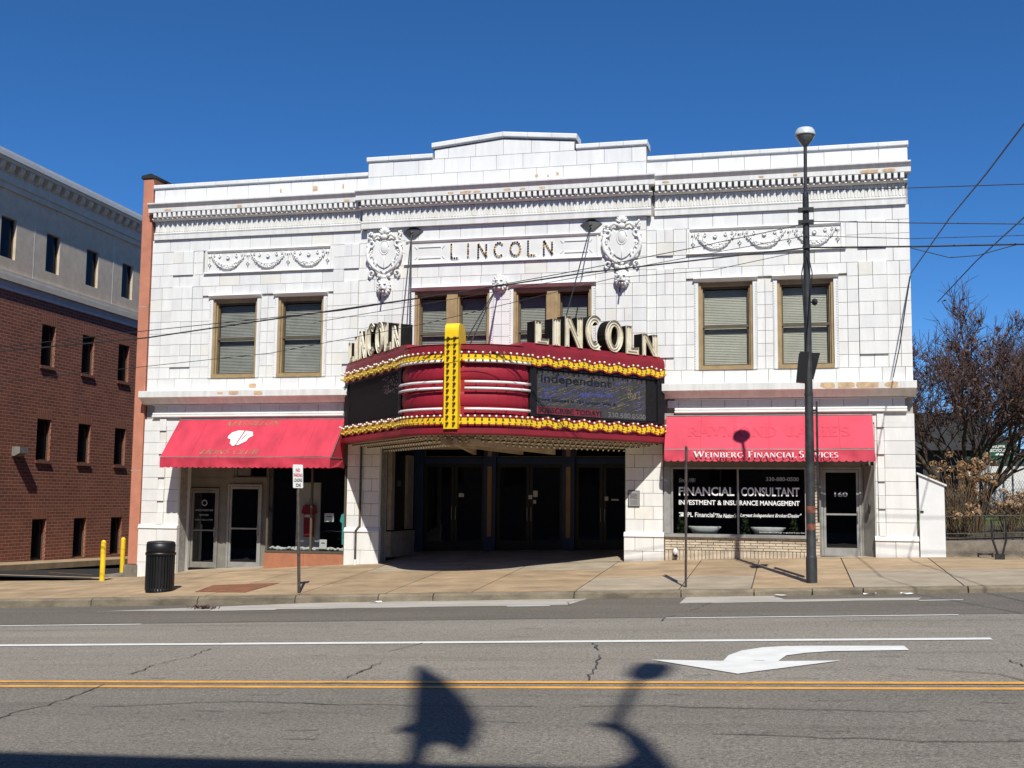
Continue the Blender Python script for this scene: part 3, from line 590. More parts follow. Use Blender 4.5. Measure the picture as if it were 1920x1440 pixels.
# spalled glaze patches
def patch(cx, cz, w_, h_, y, n=11):
    b = MB(); pts = []
    for i in range(n):
        a = 2*math.pi*i/n; k = .72+.5*random.random(); pts.append((cx+w_/2*max(-1, min(1, 1.25*math.cos(a)*k)), y, cz+h_/2*max(-1, min(1, 1.3*math.sin(a)*k))))
    b.prism(list(reversed(pts)), (0, .02, 0)); b.build('spalled_glaze', 'spall', TH)
for cx, w_ in ((.86, .34), (1.28, .38), (1.75, .5), (2.28, .3)): patch(cx, 4.45, w_, .13, -.384)
for cx, cz, w_, h_ in ((-14.3, 4.46, .3, .1), (-13.95, 4.68, .22, .12), (-13.6, 4.45, .25, .1), (-14.7, 4.46, .16, .06)): patch(cx, cz, w_, h_, -.384 if cz < 4.57 else -.016)
for cx, cz, w_, h_, y in ((-16.55, 9.55, .22, .05, -.24), (-14.4, 9.55, .15, .07, -.24), (-12.3, 9.98, .14, .14, -.016), (-13.3, 9.97, .06, .12, -.016), (-11.5, 9.99, .05, .14, -.016), (-11.3, 9.54, .14, .06, -.24), (-8.0, 9.55, .3, .07, -.368), (-7.7, 9.55, .2, .06, -.368), (-6.9, 9.56, .2, .06, -.368), (-6.5, 9.56, .14, .05, -.368), (-6.0, 9.56, .16, .05, -.368), (-8.4, 9.55, .15, .05, -.368), (-6.2, 9.95, .08, .08, -.116), (-5.9, 9.93, .06, .05, -.116), (-5.65, 9.97, .07, .09, -.116), (1.9, 9.55, .4, .09, -.24), (2.35, 9.55, .3, .08, -.24), (-.6, 9.56, .12, .05, -.24), (.2, 9.56, .1, .05, -.24), (-2.9, 9.56, .18, .05, -.24)): patch(cx, cz, w_, h_, y)
# garland panels
def scroll(b, c, r, turns, a0, sgn, y, rad, n=22):
    pts = []
    for i in range(n+1):
        t = i/n; a = R(a0)+sgn*turns*2*math.pi*t; q = r*(1-.8*t); pts.append((c[0]+q*math.cos(a), y-.02*t, c[1]+q*math.sin(a)))
    b.tube(pts, [rad*(1-.3*i/n) for i in range(n+1)], 6)
def garland(x0, x1):
    fr = MB(); X0, X1 = x0-.11, x1+.13; fr.box(X0, X1, -.005, .05, 7.75, 8.41)
    fr.profx([(.02, 8.41), (-.05, 8.405), (-.06, 8.385), (-.03, 8.34), (.02, 8.335)], x0-.03, x1+.03); fr.profx([(.02, 7.80), (-.06, 7.80), (-.075, 7.765), (-.06, 7.755), (.02, 7.755)], X0, X1)
    for a in (x0-.055, x1+.02): fr.box(a, a+.035, -.03, .02, 7.83, 8.335)
    o = fr.build('garland_panel', 'trim', TH); n = 3; w_ = (x1-x0)/n
    for k in range(n):
        b = MB(); a, c = x0+k*w_+.09, x0+(k+1)*w_-.09; mx = (a+c)/2
        for i in range(25):
            t = i/24; x = a+(c-a)*t; z = 8.27-.34*math.sin(math.pi*t)**.8; rr = .022+.04*math.sin(math.pi*t)
            for s_ in range(3): b.ball((x+random.uniform(-.01, .01), -.035+random.uniform(-.015, .01), z+(s_-1)*rr*.75), rr*.62, 6, 4)
        b.lathe([(.055, -.0), (.05, -.035), (.03, -.04), (.024, -.02), (.0, -.03)], (mx, -.01, 8.2), 12, ax=Matrix.Rotation(R(-90), 3, 'X').inverted() @ Matrix.Scale(-1, 3))
        for s_ in (-1, 1):
            scroll(b, (mx+s_*.26, 8.24), .05, .9, 90, s_, -.02, .014); scroll(b, (mx+s_*.40, 8.27), .04, .9, 90, -s_, -.02, .012); b.tube([(mx+s_*.30, -.015, 8.28), (mx+s_*.30, -.025, 8.12), (mx+s_*.25, -.02, 8.08)], .012, 5)
        tag(b.build('festoon', 'trim', o, True), kind='stuff')
    b = MB()
    for k in range(n+1):
        x = x0+k*w_+(.05 if k == 0 else -.05 if k == n else 0)
        b.tube([(x, -.02, 8.3), (x+.01, -.03, 8.2), (x-.01, -.02, 8.08), (x, -.02, 7.9)], [.02, .014, .012, .006], 6)
        for dx, dz in ((-.03, 8.03), (.03, 8.02), (0, 7.98), (0, 8.06), (-.025, 8.24), (.025, 8.24)): b.ball((x+dx, -.03, dz), .022, 6, 4)
    tag(b.build('drop_ornament', 'trim', o, True), kind='stuff')
garland(-15.38, -11.84); garland(-2.31, 1.22)
# LINCOLN nameplate
fr = MB(); fr.box(-9.70, -4.50, YC-.005, .03, 7.75, 8.41); fr.profx([(.0, 8.41), (YC-.05, 8.405), (YC-.06, 8.385), (YC-.03, 8.34), (0, 8.335)], -9.66, -4.54); fr.profx([(0, 7.80), (YC-.06, 7.80), (YC-.075, 7.765), (YC-.06, 7.755), (0, 7.755)], -9.70, -4.5)
for a in (-9.6, -4.64): fr.box(a, a+.04, YC-.03, 0, 7.83, 8.33)
for cx in (-9.02, -5.16):
    for dz in (8.22, 7.93): fr.box(cx-.30, cx+.30, YC-.025, 0, dz-.012, dz+.012)
    for sx in (-1, 1):
        for dz, dd in ((8.2, .06), (7.95, -.06)): fr.tube([(cx+sx*.34, YC-.012, dz-dd*.4), (cx+sx*.40, YC-.012, dz+dd*.7)], .012, 5)
plate = fr.build('nameplate', 'trim', TH)
def letter_strokes(ch):
    return {'L': [[(0, 1), (0, 0), (.6, 0)]], 'I': [[(.0, 1), (.0, 0)]], 'N': [[(0, 0), (0, 1), (.62, 0), (.62, 1)]], 'C': [arc(.38, .5, .36, .5, 50, 310, 12)], 'O': [arc(.4, .5, .38, .5, 0, 360, 16)]}[ch]
for ch, x in zip('LINCOLN', (-8.43, -7.98, -7.71, -7.29, -6.87, -6.40, -5.99)):
    b = MB(); h = .36; z = 7.895; k = 0.
    for st in letter_strokes(ch):
        for p, q in zip(st, st[1:]):
            P0, P1 = Vector((x+p[0]*h*.95, YC-.02, z+p[1]*h)), Vector((x+q[0]*h*.95, YC-.02, z+q[1]*h)); d = P1-P0; L_ = d.length
            a = Vector((-d.z, 0, d.x)).normalized()*.036
            b.prism([tuple(P0+a), tuple(P0-a), tuple(P1-a), tuple(P1+a)], (0, .03, 0), 0)
            while k < L_:
                c = P0+d*(k/L_); b.ball((c.x, c.y-.012, c.z), .025, 6, 4, 1 if random.random() < .5 else 2); k += .064
            k -= L_
    b.build('nameplate_letter', ['trim', 'letteredge', 'nameg'], plate)
# cartouches and lion heads
def cartouche(cx, y, name='cartouche'):
    b = MB(); zc = 8.12; k = .485
    sh = [(-.92, .55), (-.62, .78), (-.3, .6), (0, .68), (.3, .6), (.62, .78), (.92, .55), (.86, .1), (.95, -.25), (.72, -.62), (.35, -.95), (0, -1.1), (-.35, -.95), (-.72, -.62), (-.95, -.25), (-.86, .1)]
    b.prism([(cx+p[0]*k, y-.05, zc+p[1]*k) for p in reversed(sh)], (0, .06, 0))
    b.prism([(cx+p[0]*k*.72, y-.085, zc+p[1]*k*.8) for p in reversed(sh)], (0, .045, 0))
    fld = b.build(name, 'trim', TH); b = MB()
    b.ball((cx, y-.075, zc+.12), .125, 18, 10, 0, (.85, .45, 1.3)); b.tube([(cx+.125*math.cos(t/20*6.2832), y-.09, zc+.12+.185*math.sin(t/20*6.2832)) for t in range(21)], .014, 6)
    for s_ in (-1, 1):
        scroll(b, (cx+s_*.36, zc+.24), .13, .8, 200 if s_ < 0 else -20, -s_, y-.07, .04); scroll(b, (cx+s_*.33, zc-.32), .11, 1., 60 if s_ < 0 else 120, s_, y-.07, .04)
        scroll(b, (cx+s_*.34, zc-.56), .10, 1., 250 if s_ < 0 else 290, s_, y-.04, .032); b.tube([(cx+s_*.40, y-.07, zc+.2), (cx+s_*.47, y-.09, zc), (cx+s_*.43, y-.09, zc-.2), (cx+s_*.28, y-.10, zc-.4), (cx+s_*.1, y-.08, zc-.55)], [.04, .05, .05, .045, .03], 7)
        for q in range(9): b.ball((cx+s_*(.40+random.uniform(-.06, .05)), y-.03, zc+.40+random.uniform(-.14, .14)), .035, 6, 4)
        for q in range(8): b.ball((cx+s_*(.37+random.uniform(-.04, .05)), y-.05, zc-.05+random.uniform(-.16, .16)), .03, 6, 4)
        b.tube([(cx+s_*.05, y-.09, zc+.40), (cx+s_*.2, y-.12, zc+.47), (cx+s_*.3, y-.09, zc+.36), (cx+s_*.24, y-.07, zc+.31)], [.035, .045, .035, .02], 7)
        b.ball((cx+s_*.13, y-.08, zc-.62), .06, 8, 5, 0, (1, .8, .9)); b.ball((cx+s_*.22, y-.05, zc+.06), .03, 6, 4)
    for i in range(7):
        a = R(25+130*i/6); b.tube([(cx, y-.09, zc+.48), (cx+.11*math.cos(a), y-.12, zc+.48+.12*math.sin(a)), (cx+.155*math.cos(a), y-.06, zc+.48+.19*math.sin(a))], [.018, .034, .024], 6)
    b.ball((cx, y-.10, zc+.40), .09, 10, 6, 0, (1.1, .7, .8)); b.ball((cx, y-.09, zc-.66), .07, 8, 5, 0, (1.3, .8, .9)); b.ball((cx, y-.08, zc-.55), .05, 8, 5)
    b.tube([(cx, y-.09, zc-.08), (cx, y-.09, zc-.42)], .008, 5); b.v = [(p[0], y-.085+(p[1]-y+.085)*.75, p[2]) for p in b.v]; return tag(b.build('cartouche_relief', 'trim', fld, True), kind='stuff')
def lion(cx, y, z, chain=True):
    b = MB()
    for i in range(15):
        a = 2*math.pi*i/15+.2; b.tube([(cx+.08*math.cos(a), y-.08, z+.09*math.sin(a)), (cx+.13*math.cos(a), y-.09, z+.16*math.sin(a)), (cx+.15*math.cos(a+.15), y-.02, z+.20*math.sin(a+.1))], [.045, .045, .02], 6)
    b.ball((cx, y-.07, z), .125, 14, 9, 0, (.95, .95, 1.12)); b.ball((cx, y-.20, z-.045), .055, 10, 6, 0, (1.15, 1.0, .8)); b.ball((cx, y-.19, z+.01), .035, 8, 5, 0, (.8, 1, 1.8)); b.ball((cx, y-.255, z-.022), .02, 8, 5, 0, (1.3, .7, .8))
    for s_ in (-1, 1):
        b.ball((cx+s_*.052, y-.178, z+.055), .028, 8, 5, 0, (1.4, .8, .7)); b.ball((cx+s_*.05, y-.195, z-.055), .036, 8, 5); b.ball((cx+s_*.095, y-.1, z+.12), .03, 6, 4)
        b.ball((cx+s_*.053, y-.198, z+.036), .012, 6, 4, 1)
    b.ball((cx, y-.19, z-.125), .045, 8, 5, 0, (1.1, .9, .7)); b.ball((cx, y-.205, z-.09), .034, 8, 5, 1, (1.2, .8, .7))
    if chain: b.tube([(cx, y-.22, z-.10), (cx-.01, y-.26, z-.2), (cx-.03, y-.20, z-.32)], .017, 6, 1)
    b.v = [(cx+(p[0]-cx)*1.2, p[1], z+(p[2]-z)*1.15) for p in b.v]
    return b.build('lion_head', ['trim', 'iron'], TH, True)
cartouche(-10.24, YC-.01); cartouche(-4.0, YC-.01); lion(-10.24, YC-.01, 7.2); lion(-4.0, YC-.01, 7.2); lion(-7.12, YC-.01, 7.19, False)
# upper windows
def upper_window(x0, x1, double, y, light):
    z0, z1 = WZ; s_ = MB(); a, c = x0-SU, x1+SU
    s_.profx([(.05, z1+.115), (y-.10, z1+.11), (y-.115, z1+.09), (y-.07, z1+.06), (y-.03, z1+.02), (.05, z1+.015)], a-.02, c+.02)
    for p, q in ((a, x0), (x1, c)): s_.box(p+.002, q-.002, y-.03, .05, z0, z1+.015)
    for p in (x0-.03, x1+.03):
        n = 34
        for i in range(n): s_.ball((p+(-.045 if p < x0 else .045), y-.032, z0+.03+(z1-z0-.03)*i/n), .017, 5, 3)
    sur = s_.build('window_surround', 'trim', TH)
    f = MB(); yr = .17; t = .06
    f.box(x0+.001, x0+t, y+.02, yr+.05, z0, z1-.001); f.box(x1-t, x1-.001, y+.02, yr+.05, z0, z1-.001); f.box(x0+.001, x1-.001, y-.035, yr+.05, z0-.0, z0+.10); f.box(x0+t, x1-t, y+.06, yr+.05, z1-.09, z1-.001)
    bays = [(x0+t, x1-t)]
    if double: mx = (x0+x1)/2; f.box(mx-.14, mx+.14, y+.02, yr+.05, z0+.1, z1-.09); f.box(mx-.05, mx+.05, y-.0, y+.02, z0+.1, z1-.1); bays = [(x0+t, mx-.14), (mx+.14, x1-t)]
    for p, q in bays: f.box(p, p+.035, y+.08, yr+.03, z0+.1, z1-.09); f.box(q-.035, q, y+.08, yr+.03, z0+.1, z1-.09)
    w_ = f.build('window', 'bronze', TH)
    for k, (p, q) in enumerate(bays):
        p, q = p+.035, q-.035; mz = z0+.10+(z1-z0-.19)*.5; sh = MB()
        sh.box(p, q, yr-.06, yr-.0, mz-.03, mz+.03); sh.box(p, p+.035, yr-.03, yr+.02, z0+.1, z1-.09); sh.box(q-.035, q, yr-.03, yr+.02, z0+.1, z1-.09); sh.box(p+.035, q-.035, yr-.03, yr+.02, z0+.1, z0+.15); sh.box(p+.035, q-.035, yr-.03, yr+.02, z1-.14, z1-.09); sh.build('sash', 'bronzedark', w_)
        g = MB(); g.quad((p, yr+.005, z0+.1), (q, yr+.005, z0+.1), (q, yr+.005, mz), (p, yr+.005, mz)); g.build('pane', 'glass', w_); g = MB(); g.quad((p, yr-.012, mz), (q, yr-.012, mz), (q, yr-.012, z1-.09), (p, yr-.012, z1-.09)); g.build('pane', 'glass', w_)
        bl = MB(); n = 46
        for i in range(n):
            z = z0+.12+(z1-z0-.28)*i/n; sl_ = .012*noise.noise((i*.9, p, 3))
            bl.add([(p+.01, yr+.06, z), (q-.01, yr+.06, z+sl_*.3), (q-.01, yr+.078, z+.0415+sl_*.3), (p+.01, yr+.078, z+.0415)], [(0, 1, 2, 3)])
        bl.build('blind', 'blind' if light else 'blindg', w_)
for i, (a, c) in enumerate(WIN): upper_window(a, c, i in (2, 3), YC if i in (2, 3) else 0., i in (4, 5))
# salmon party wall
b = MB(); b.cbox(-17.44, -17.13, -.06, 45, -.12, 10.52, .02); b.box(-17.45, -17.13, -.062, -.05, 2.4, 2.42, 1); b.box(-17.45, -17.13, -.062, -.05, 6.9, 6.92, 1); b.build('party_wall', ['salmon', 'mortar'], TH)
b = MB(); b.box(-17.5, -17.10, -.14, 45, -1.6, -.125); b.box(-18.1, -17.5, -.1, 1.0, -.9, -.40); b.build('footing', 'oldwall', TH)
b = MB(); b.prism([(-17.5, -.09, 10.525), (-17.05, -.09, 10.525), (-17.0, -.09, 10.57), (-17.2, -.09, 10.66), (-17.48, -.09, 10.61)], (0, 8, 0)); b.prism([(-17.09, .47, 10.30), (-16.55, .47, 10.30), (-16.6, .47, 10.40), (-17.09, .47, 10.58)], (0, 6, 0)); b.build('parapet_cap', 'tar', TH)
# ---- left shop front
SF = lambda z: z
yb_ = .60; b = MB(); holes_wall(b, -16.0, -13.55, -.5, 3.7, [(-15.98, -15.12, -.6, 1.97), (-14.85, -13.85, -.6, 2.08), (-14.62, -13.75, 2.28, 2.62)], yb_, yb_+.06)
for q in range(9): b.box(-15.97, -14.7, yb_-.012, yb_, 2.06+q*.19, 2.24+q*.19)
b.box(-14.75, -13.6, yb_-.06, yb_, 2.2, 2.25); b.build('shop_wall', 'wallgrey', TH)
def shop_door(x0, x1, z0, z1, y, mt, rail=.42, name='shop_door', kick=.16):
    f = MB(); t = .05; f.box(x0, x0+t, y-.03, y+.05, z0, z1); f.box(x1-t, x1, y-.03, y+.05, z0, z1); f.box(x0+t, x1-t, y-.03, y+.05, z1-t, z1)
    a, c = x0+t+.008, x1-t-.008; f.box(a, a+.055, y-.01, y+.035, z0+.01, z1-t-.01); f.box(c-.055, c, y-.01, y+.035, z0+.01, z1-t-.01); f.box(a+.055, c-.055, y-.01, y+.035, z0+.01, z0+kick); f.box(a+.055, c-.055, y-.01, y+.035, z1-t-.075, z1-t-.01)
    if rail: zr_ = z0+(z1-z0)*rail; f.box(a+.055, c-.055, y-.012, y+.03, zr_-.02, zr_+.02)
    d = f.build(name, mt, TH); g = MB(); g.quad((a+.055, y+.01, z0+kick), (c-.055, y+.01, z0+kick), (c-.055, y+.01, z1-t-.075), (a+.055, y+.01, z1-t-.075)); g.build('pane', 'shopglass', d)
    h = MB(); hx = c-.03; hz = z0+(z1-z0)*.45; h.tube([(hx, y-.01, hz-.13), (hx, y-.06, hz-.12), (hx, y-.06, hz+.12), (hx, y-.01, hz+.13)], .012, 6); h.build('handle', 'alu', d)
    return d
d1 = shop_door(-15.98, -15.12, -.20, 1.95, yb_-.02, 'alud', .47); d2 = shop_door(-14.85, -13.85, -.18, 2.06, yb_-.02, 'alu', .47)
for k, (tx, hh) in enumerate((('MASSILLON LIONS CLUB', .05), ('MEETS HERE', .045), ('EVERY TUES. 6:15 PM', .045))): place_text(text_mb(tx, .012), 'door_lettering', 'silvertxt', (-15.55, yb_-.025, 1.33-k*.13), (1, 0, 0), (0, 0, 1), .52 if k != 1 else .28, hh, d1, True)
b = MB(); b.lathe([(.085, 0), (.085, .006), (.06, .006), (.06, 0)], (-15.55, yb_-.02, 1.55), 16, ax=Matrix.Rotation(R(90), 3, 'X')); b.build('club_emblem', 'silvertxt', d1)
b = MB(); b.box(-14.58, -14.22, yb_-.02, yb_+.3, 2.3, 2.6)
for i in range(9): b.box(-14.57, -14.23, yb_-.03, yb_-.02, 2.31+i*.032, 2.325+i*.032)
b.build('air_conditioner', 'alud', TH)
b = MB(); b.box(-14.2, -13.78, yb_+.02, yb_+.04, 2.29, 2.61); b.build('transom_pane', 'darkglass', TH)
place_text(text_mb('186', .01), 'house_number', 'black', (-13.67, yb_-.03, 1.32), (1, 0, 0), (0, 0, 1), .12, .16, TH)
b = MB(); f = .05
for x in (-13.42, -12.18, -11.24): b.box(x-.025, x+.025, .02, .08, .34, 2.55)
b.box(-13.46, -11.2, .01, .09, .28, .34); b.box(-13.46, -11.2, .02, .08, 2.5, 2.6); b.box(-13.47, -13.42, .09, yb_, .28, .34); b.box(-13.46, -11.19, .02, .5, 2.6, 3.72); df = b.build('display_window', 'bronzedark', TH)
b = MB(); b.quad((-13.42, .05, .34), (-11.22, .05, .34), (-11.22, .05, 2.5), (-13.42, .05, 2.5)); b.quad((-13.445, .6, .34), (-13.445, .08, .34), (-13.445, .08, 2.5), (-13.445, .6, 2.5)); b.build('pane', 'shopglass', df)
b = MB()
for a, c in ((-13.48, -12.35), (-12.345, -11.19)): b.prism([(a, .0, zb(a)-.1), (c, .0, zb(c)-.1), (c, .0, .27), (a, .0, .27)], (0, .09, 0))
b.prism([(-13.48, .0901, zb(-13.5)-.1), (-13.48, .0901, .27), (-13.55, yb_, .27), (-13.55, yb_, zb(-13.5)-.1)], (.06, 0, 0)); b.build('bulkhead', 'bulkhead', TH)
b = MB(); b.box(-13.4, -11.2, .1, 1.1, .24, .30); b.build('display_shelf', 'wallgrey', TH)
# ---- right shop front
b = MB()
for x in (-2.80, -1.235, .335): b.box(x-.022, x+.022, -.02, .05, .95, 2.5)
b.box(-2.98, .60, -.06, .06, .87, .95); b.box(-2.82, .36, -.02, .05, 2.5, 2.545); b.box(.357, .40, -.02, .05, .95, 2.5); wf = b.build('display_window', 'alu', TH)
b = MB(); b.box(-2.99, .62, -.01, .06, 2.55, 3.68); b.box(.40, .60, .0, .08, .95, 2.55); b.build('shop_header', 'wallgrey', TH)
b = MB(); b.prism([(-2.998, -.02, .955), (-2.825, .02, .955), (-2.825, .02, 2.548), (-2.998, -.02, 2.548)], (0, .04, 0)); b.build('jamb_panel', 'alu', TH)
b = MB(); b.quad((-2.8, .015, .95), (.335, .015, .95), (.335, .015, 2.5), (-2.8, .015, 2.5)); b.build('pane', 'shopglass', wf)
YT = -.025
def wtext(tx, x, z, wd, h, mt='whitetxt', bold=0., shear=0., tm=None): place_text(tm or text_mb(tx, bold, shear), 'window_lettering', mt, (x, .008, z), (1, 0, 0), (0, 0, 1), wd, h, wf)
wtext('Since 1981', -2.64, 2.18, .40, .10, 'silvertxt', 0, .25); wtext('330-880-0500', -.58, 2.22, .76, .095, 'silvertxt', .015)
wtext('FINANCIAL', -2.64, 1.86, 1.32, .21, 'whitetxt', .022); wtext('CONSULTANT', -1.16, 1.86, 1.35, .21, 'whitetxt', .022)
wtext('INVESTMENT & INSU', -2.64, 1.64, 1.38, .115, 'whitetxt', .02); wtext('RANCE MANAGEMENT', -1.20, 1.64, 1.39, .115, 'whitetxt', .02)
wtext('LPL Financial', -2.5, 1.35, .70, .11, 'whitetxt', .01); wtext('"The Nation\'s', -1.78, 1.34, .5, .10, 'whitetxt', .02, .3); wtext('Largest Independent Broker/Dealer"', -1.19, 1.34, 1.42, .115, 'whitetxt', .02, .3); wtext('Securities offered through a registered broker dealer', -.75, .99, 1.08, .03)
b = MB()
for k in range(3): q = .035*k; b.add([(-2.64+q, .008, 1.455-q), (-2.53, .008, 1.455-q), (-2.53, .008, 1.435-q), (-2.64+q, .008, 1.435-q), (-2.55, .008, 1.435-q), (-2.55, .008, 1.355), (-2.53, .008, 1.355)], [(0, 1, 2, 3)])
b.box(-2.555, -2.53, .006, .008, 1.36, 1.455); b.box(-2.59, -2.565, .006, .008, 1.36, 1.42); b.box(-2.625, -2.6, .006, .008, 1.36, 1.385); b.build('window_logo', 'whitetxt', wf)
bx = MB(); bx.box(-2.98, .62, .03, .10, .15, .868); bulk = bx.build('brick_bulkhead', 'mortar', TH)
def bulkbrick(x0, x1, z0, z1): b = MB(); b.cbox(x0+.006, x1-.006, -.0-.008*random.random(), .04, z0+.006, z1-.006, .005); b.build('brick', 'beige', bulk)
zc = .56
for k in range(5):
    x = -2.98-(.14 if k % 2 else 0)
    while x < .60:
        a, c = max(x, -2.98), min(x+.29, .60)
        if c-a > .06: bulkbrick(a, c, zc, zc+.062)
        x += .29
    zc += .062
x = -2.98
while x < .58: bulkbrick(x, min(x+.088, .60), zb(x)-.08 if zb(x)-.08 < .36 else .36, .558); x += .088
b = MB(); b.box(.40, .64, .0, .09, .3, 2.6); pier = b.build('brick_pier', 'mortar', TH)
for k in range(29):
    z = .42+k*.075; b = MB(); b.cbox(.415 if k % 2 else .43, .635, -.016-.006*random.random(), .02, z+.006, z+.069, .005); b.build('brick', 'beige', pier)
d3 = shop_door(.68, 1.60, .47, 2.56, .24, 'alu', .47, kick=.20); place_text(text_mb('160', .03), 'door_number', 'silvertxt', (.99, .225, 1.86), (1, 0, 0), (0, 0, 1), .30, .12, d3)
b = MB(); b.box(.62, .68, .1, .30, .4, 2.62); b.box(1.60, 1.64, .2, .34, .4, 2.62); b.box(.62, 1.885, .2, .34, 2.57, 3.68); b.prism([(1.64, .24, .4), (1.885, .0, .42), (1.885, .0, 2.6), (1.64, .24, 2.6)], (0, .05, 0)); b.build('door_surround', 'alud', TH)
b = MB(); b.ball((1.76, .02, 1.6), .06, 10, 8, 0, (.5, .8, 2.2)); b.build('wall_mailbox', 'iron', TH)
# ---- entrance
b = MB(); yd = 2.6
PX = [-10.1, -8.02, -5.83, -3.98]
b.box(-10.26, -3.95, yd, yd+.1, 2.70, 2.86)
for x in PX: b.box(x-.17, x+.17, yd-.12, yd+.1, .2, 3.4)
en = b.build('entrance_frame', 'blue', TH)
for x in PX[1:3]: b = MB(); b.box(x-.06, x+.06, yd-.145, yd-.12, .72, 2.62); b.box(x-.06, x+.06, yd-.145, yd-.12, 2.9, 3.4); b.build('tan_strip', 'tan', en)
for x0, x1 in zip(PX, PX[1:]):
    a, c = x0+.17, x1-.17; mx = (a+c)/2; zf = zs(mx, yd)
    b = MB(); b.box(a, c, yd+.02, yd+.05, 2.92, 3.38); b.build('transom_pane', 'darkglass', en)
    b = MB(); b.box(a, c, yd-.01, yd+.02, 2.88, 2.91); b.box(a, a+.03, yd-.01, yd+.02, 2.91, 3.4); b.box(c-.03, c, yd-.01, yd+.02, 2.91, 3.4); b.build('transom_frame', 'bronzedark', en)
    for p, q in ((a, mx-.005), (mx+.005, c)):
        f = MB(); t = .09; f.box(p, p+t, yd, yd+.05, zf, 2.7); f.box(q-t, q, yd, yd+.05, zf, 2.7); f.box(p+t, q-t, yd, yd+.05, zf, zf+.25); f.box(p+t, q-t, yd, yd+.05, 2.6, 2.7); dd = f.build('entrance_door', 'black', TH)
        g = MB(); g.quad((p+t, yd+.02, zf+.25), (q-t, yd+.02, zf+.25), (q-t, yd+.02, 2.6), (p+t, yd+.02, 2.6)); g.build('pane', 'shopglass', dd)
        hx = q-.05 if p == a else p+.05; h = MB(); h.tube([(hx, yd, 1.15), (hx, yd-.05, 1.17), (hx, yd-.05, 1.5), (hx, yd, 1.52)], .012, 6); h.build('handle', 'alu', dd)
for x, z, w_, h_ in ((-8.93, 1.78, .09, .11), (-8.83, 1.78, .05, .1), (-6.95, 1.74, .10, .11), (-6.82, 1.8, .12, .17), (-6.82, 1.62, .08, .1), (-4.86, 1.72, .1, .11), (-4.68, 1.72, .2, .05)):
    b = MB(); b.box(x, x+w_, yd-.012, yd-.006, z, z+h_); b.build('door_notice', 'paper', en)
b = MB(); b.box(-10.262, -10.15, .5, .75, .9, 3.0); b.box(-10.262, -10.15, 1.8, 2.3, .9, 2.9); b.box(-10.262, -10.13, .46, 2.4, .2, .86); b.build('entry_side_wall', 'marble', TH)
b = MB(); b.box(-10.262, -10.22, .76, 1.79, .9, 2.9); pc = b.build('poster_case', 'black', TH); b = MB(); b.box(-10.218, -10.21, 1.15, 1.4, 2.05, 2.2); b.build('poster', 'greytone', pc)
b = MB(); b.box(-3.99, -3.955, .46, 2.5, .2, 3.3); b.build('entry_side_wall', 'marble', TH)
b = MB(); b.box(-3.86, -3.58, -.085, -.066, 1.58, 1.97); pl = b.build('wall_plaque', 'iron', TH); b = MB(); b.box(-3.845, -3.595, -.09, -.086, 1.595, 1.955, 0); b.box(-3.81, -3.63, -.093, -.0905, 1.77, 1.90, 1)
for q in range(5): b.box(-3.81, -3.63, -.093, -.0905, 1.63+q*.024, 1.638+q*.024, 1)
b.build('plaque_face', ['alu', 'greytone'], pl)
b = MB(); b.tube([(-10.78, -.10, 3.22), (-10.78, -.10, 1.02), (-10.86, -.16, .90), (-10.86, -.16, .16), ], .030, 8); dsp = b.build('downspout', 'steel', TH); b = MB(); b.tube([(-10.86, -.16, .16), (-10.86, -.16, -.02)], .048, 8); b.build('downspout_boot', 'trim', dsp)
b = MB(); b.ball((-2.72, -.06, .52), .07, 10, 7, 0, (.8, .6, 1.2)); b.box(-2.77, -2.67, -.09, -.0, .40, .43, 1); b.build('vent_hood', ['panelw', 'black'], TH)

# ------------------------------------------------------------------ marquee
MQ = thing('theatre_marquee', 'red and yellow bulb-lit wedge marquee with LINCOLN letters over the theatre entrance', 'marquee', (-7.08, -2, 3.15))
A_R, B_R, B_L, A_L = Vector((-2.98, -.2, 0)), Vector((-5.65, -3.4, 0)), Vector((-8.51, -3.4, 0)), Vector((-11.18, -.2, 0))
nose = [Vector((-7.08+1.43*math.sin(t), -3.4-.78*(math.cos(t)-math.cos(R(72)))/(1-math.cos(R(72))), 0)) for t in [R(-72+144*i/16) for i in range(17)]]
nose = [Vector((-7.08+(p.x+7.08)/math.sin(R(72)), p.y, 0)) for p in nose]
path = [Vector((-11.18, .0, 0)), A_L]+nose+[A_R, Vector((-2.98, .0, 0))]
def offpath(pts, d):
    out = []
    for i, p in enumerate(pts):
        t = (pts[min(i+1, len(pts)-1)]-pts[max(i-1, 0)]).normalized(); n = Vector((t.y, -t.x, 0)); out.append(p+n*d)
    return out
def ring(b, pts, z0, z1, m=0):
    for p, q in zip(pts, pts[1:]): b.quad((p.x, p.y, z0), (q.x, q.y, z0), (q.x, q.y, z1), (p.x, p.y, z1), m)
b = MB(); pl_ = [(p.x, p.y) for p in path]
b.prism([(x, y, 3.2) for x, y in pl_], (0, 0, 1.80)); b.build('body', 'red', MQ)
fo = offpath(path, .17); b = MB(); ring(b, fo, 3.12, 3.24); ring(b, offpath(path, .05), 3.24, 3.32); b.prism([(p.x, p.y, 3.24) for p in fo], (0, 0, .004)); b.prism([(p.x, p.y, 3.115) for p in fo], (0, 0, .02)); b.build('base_trim', 'redroof', MQ)
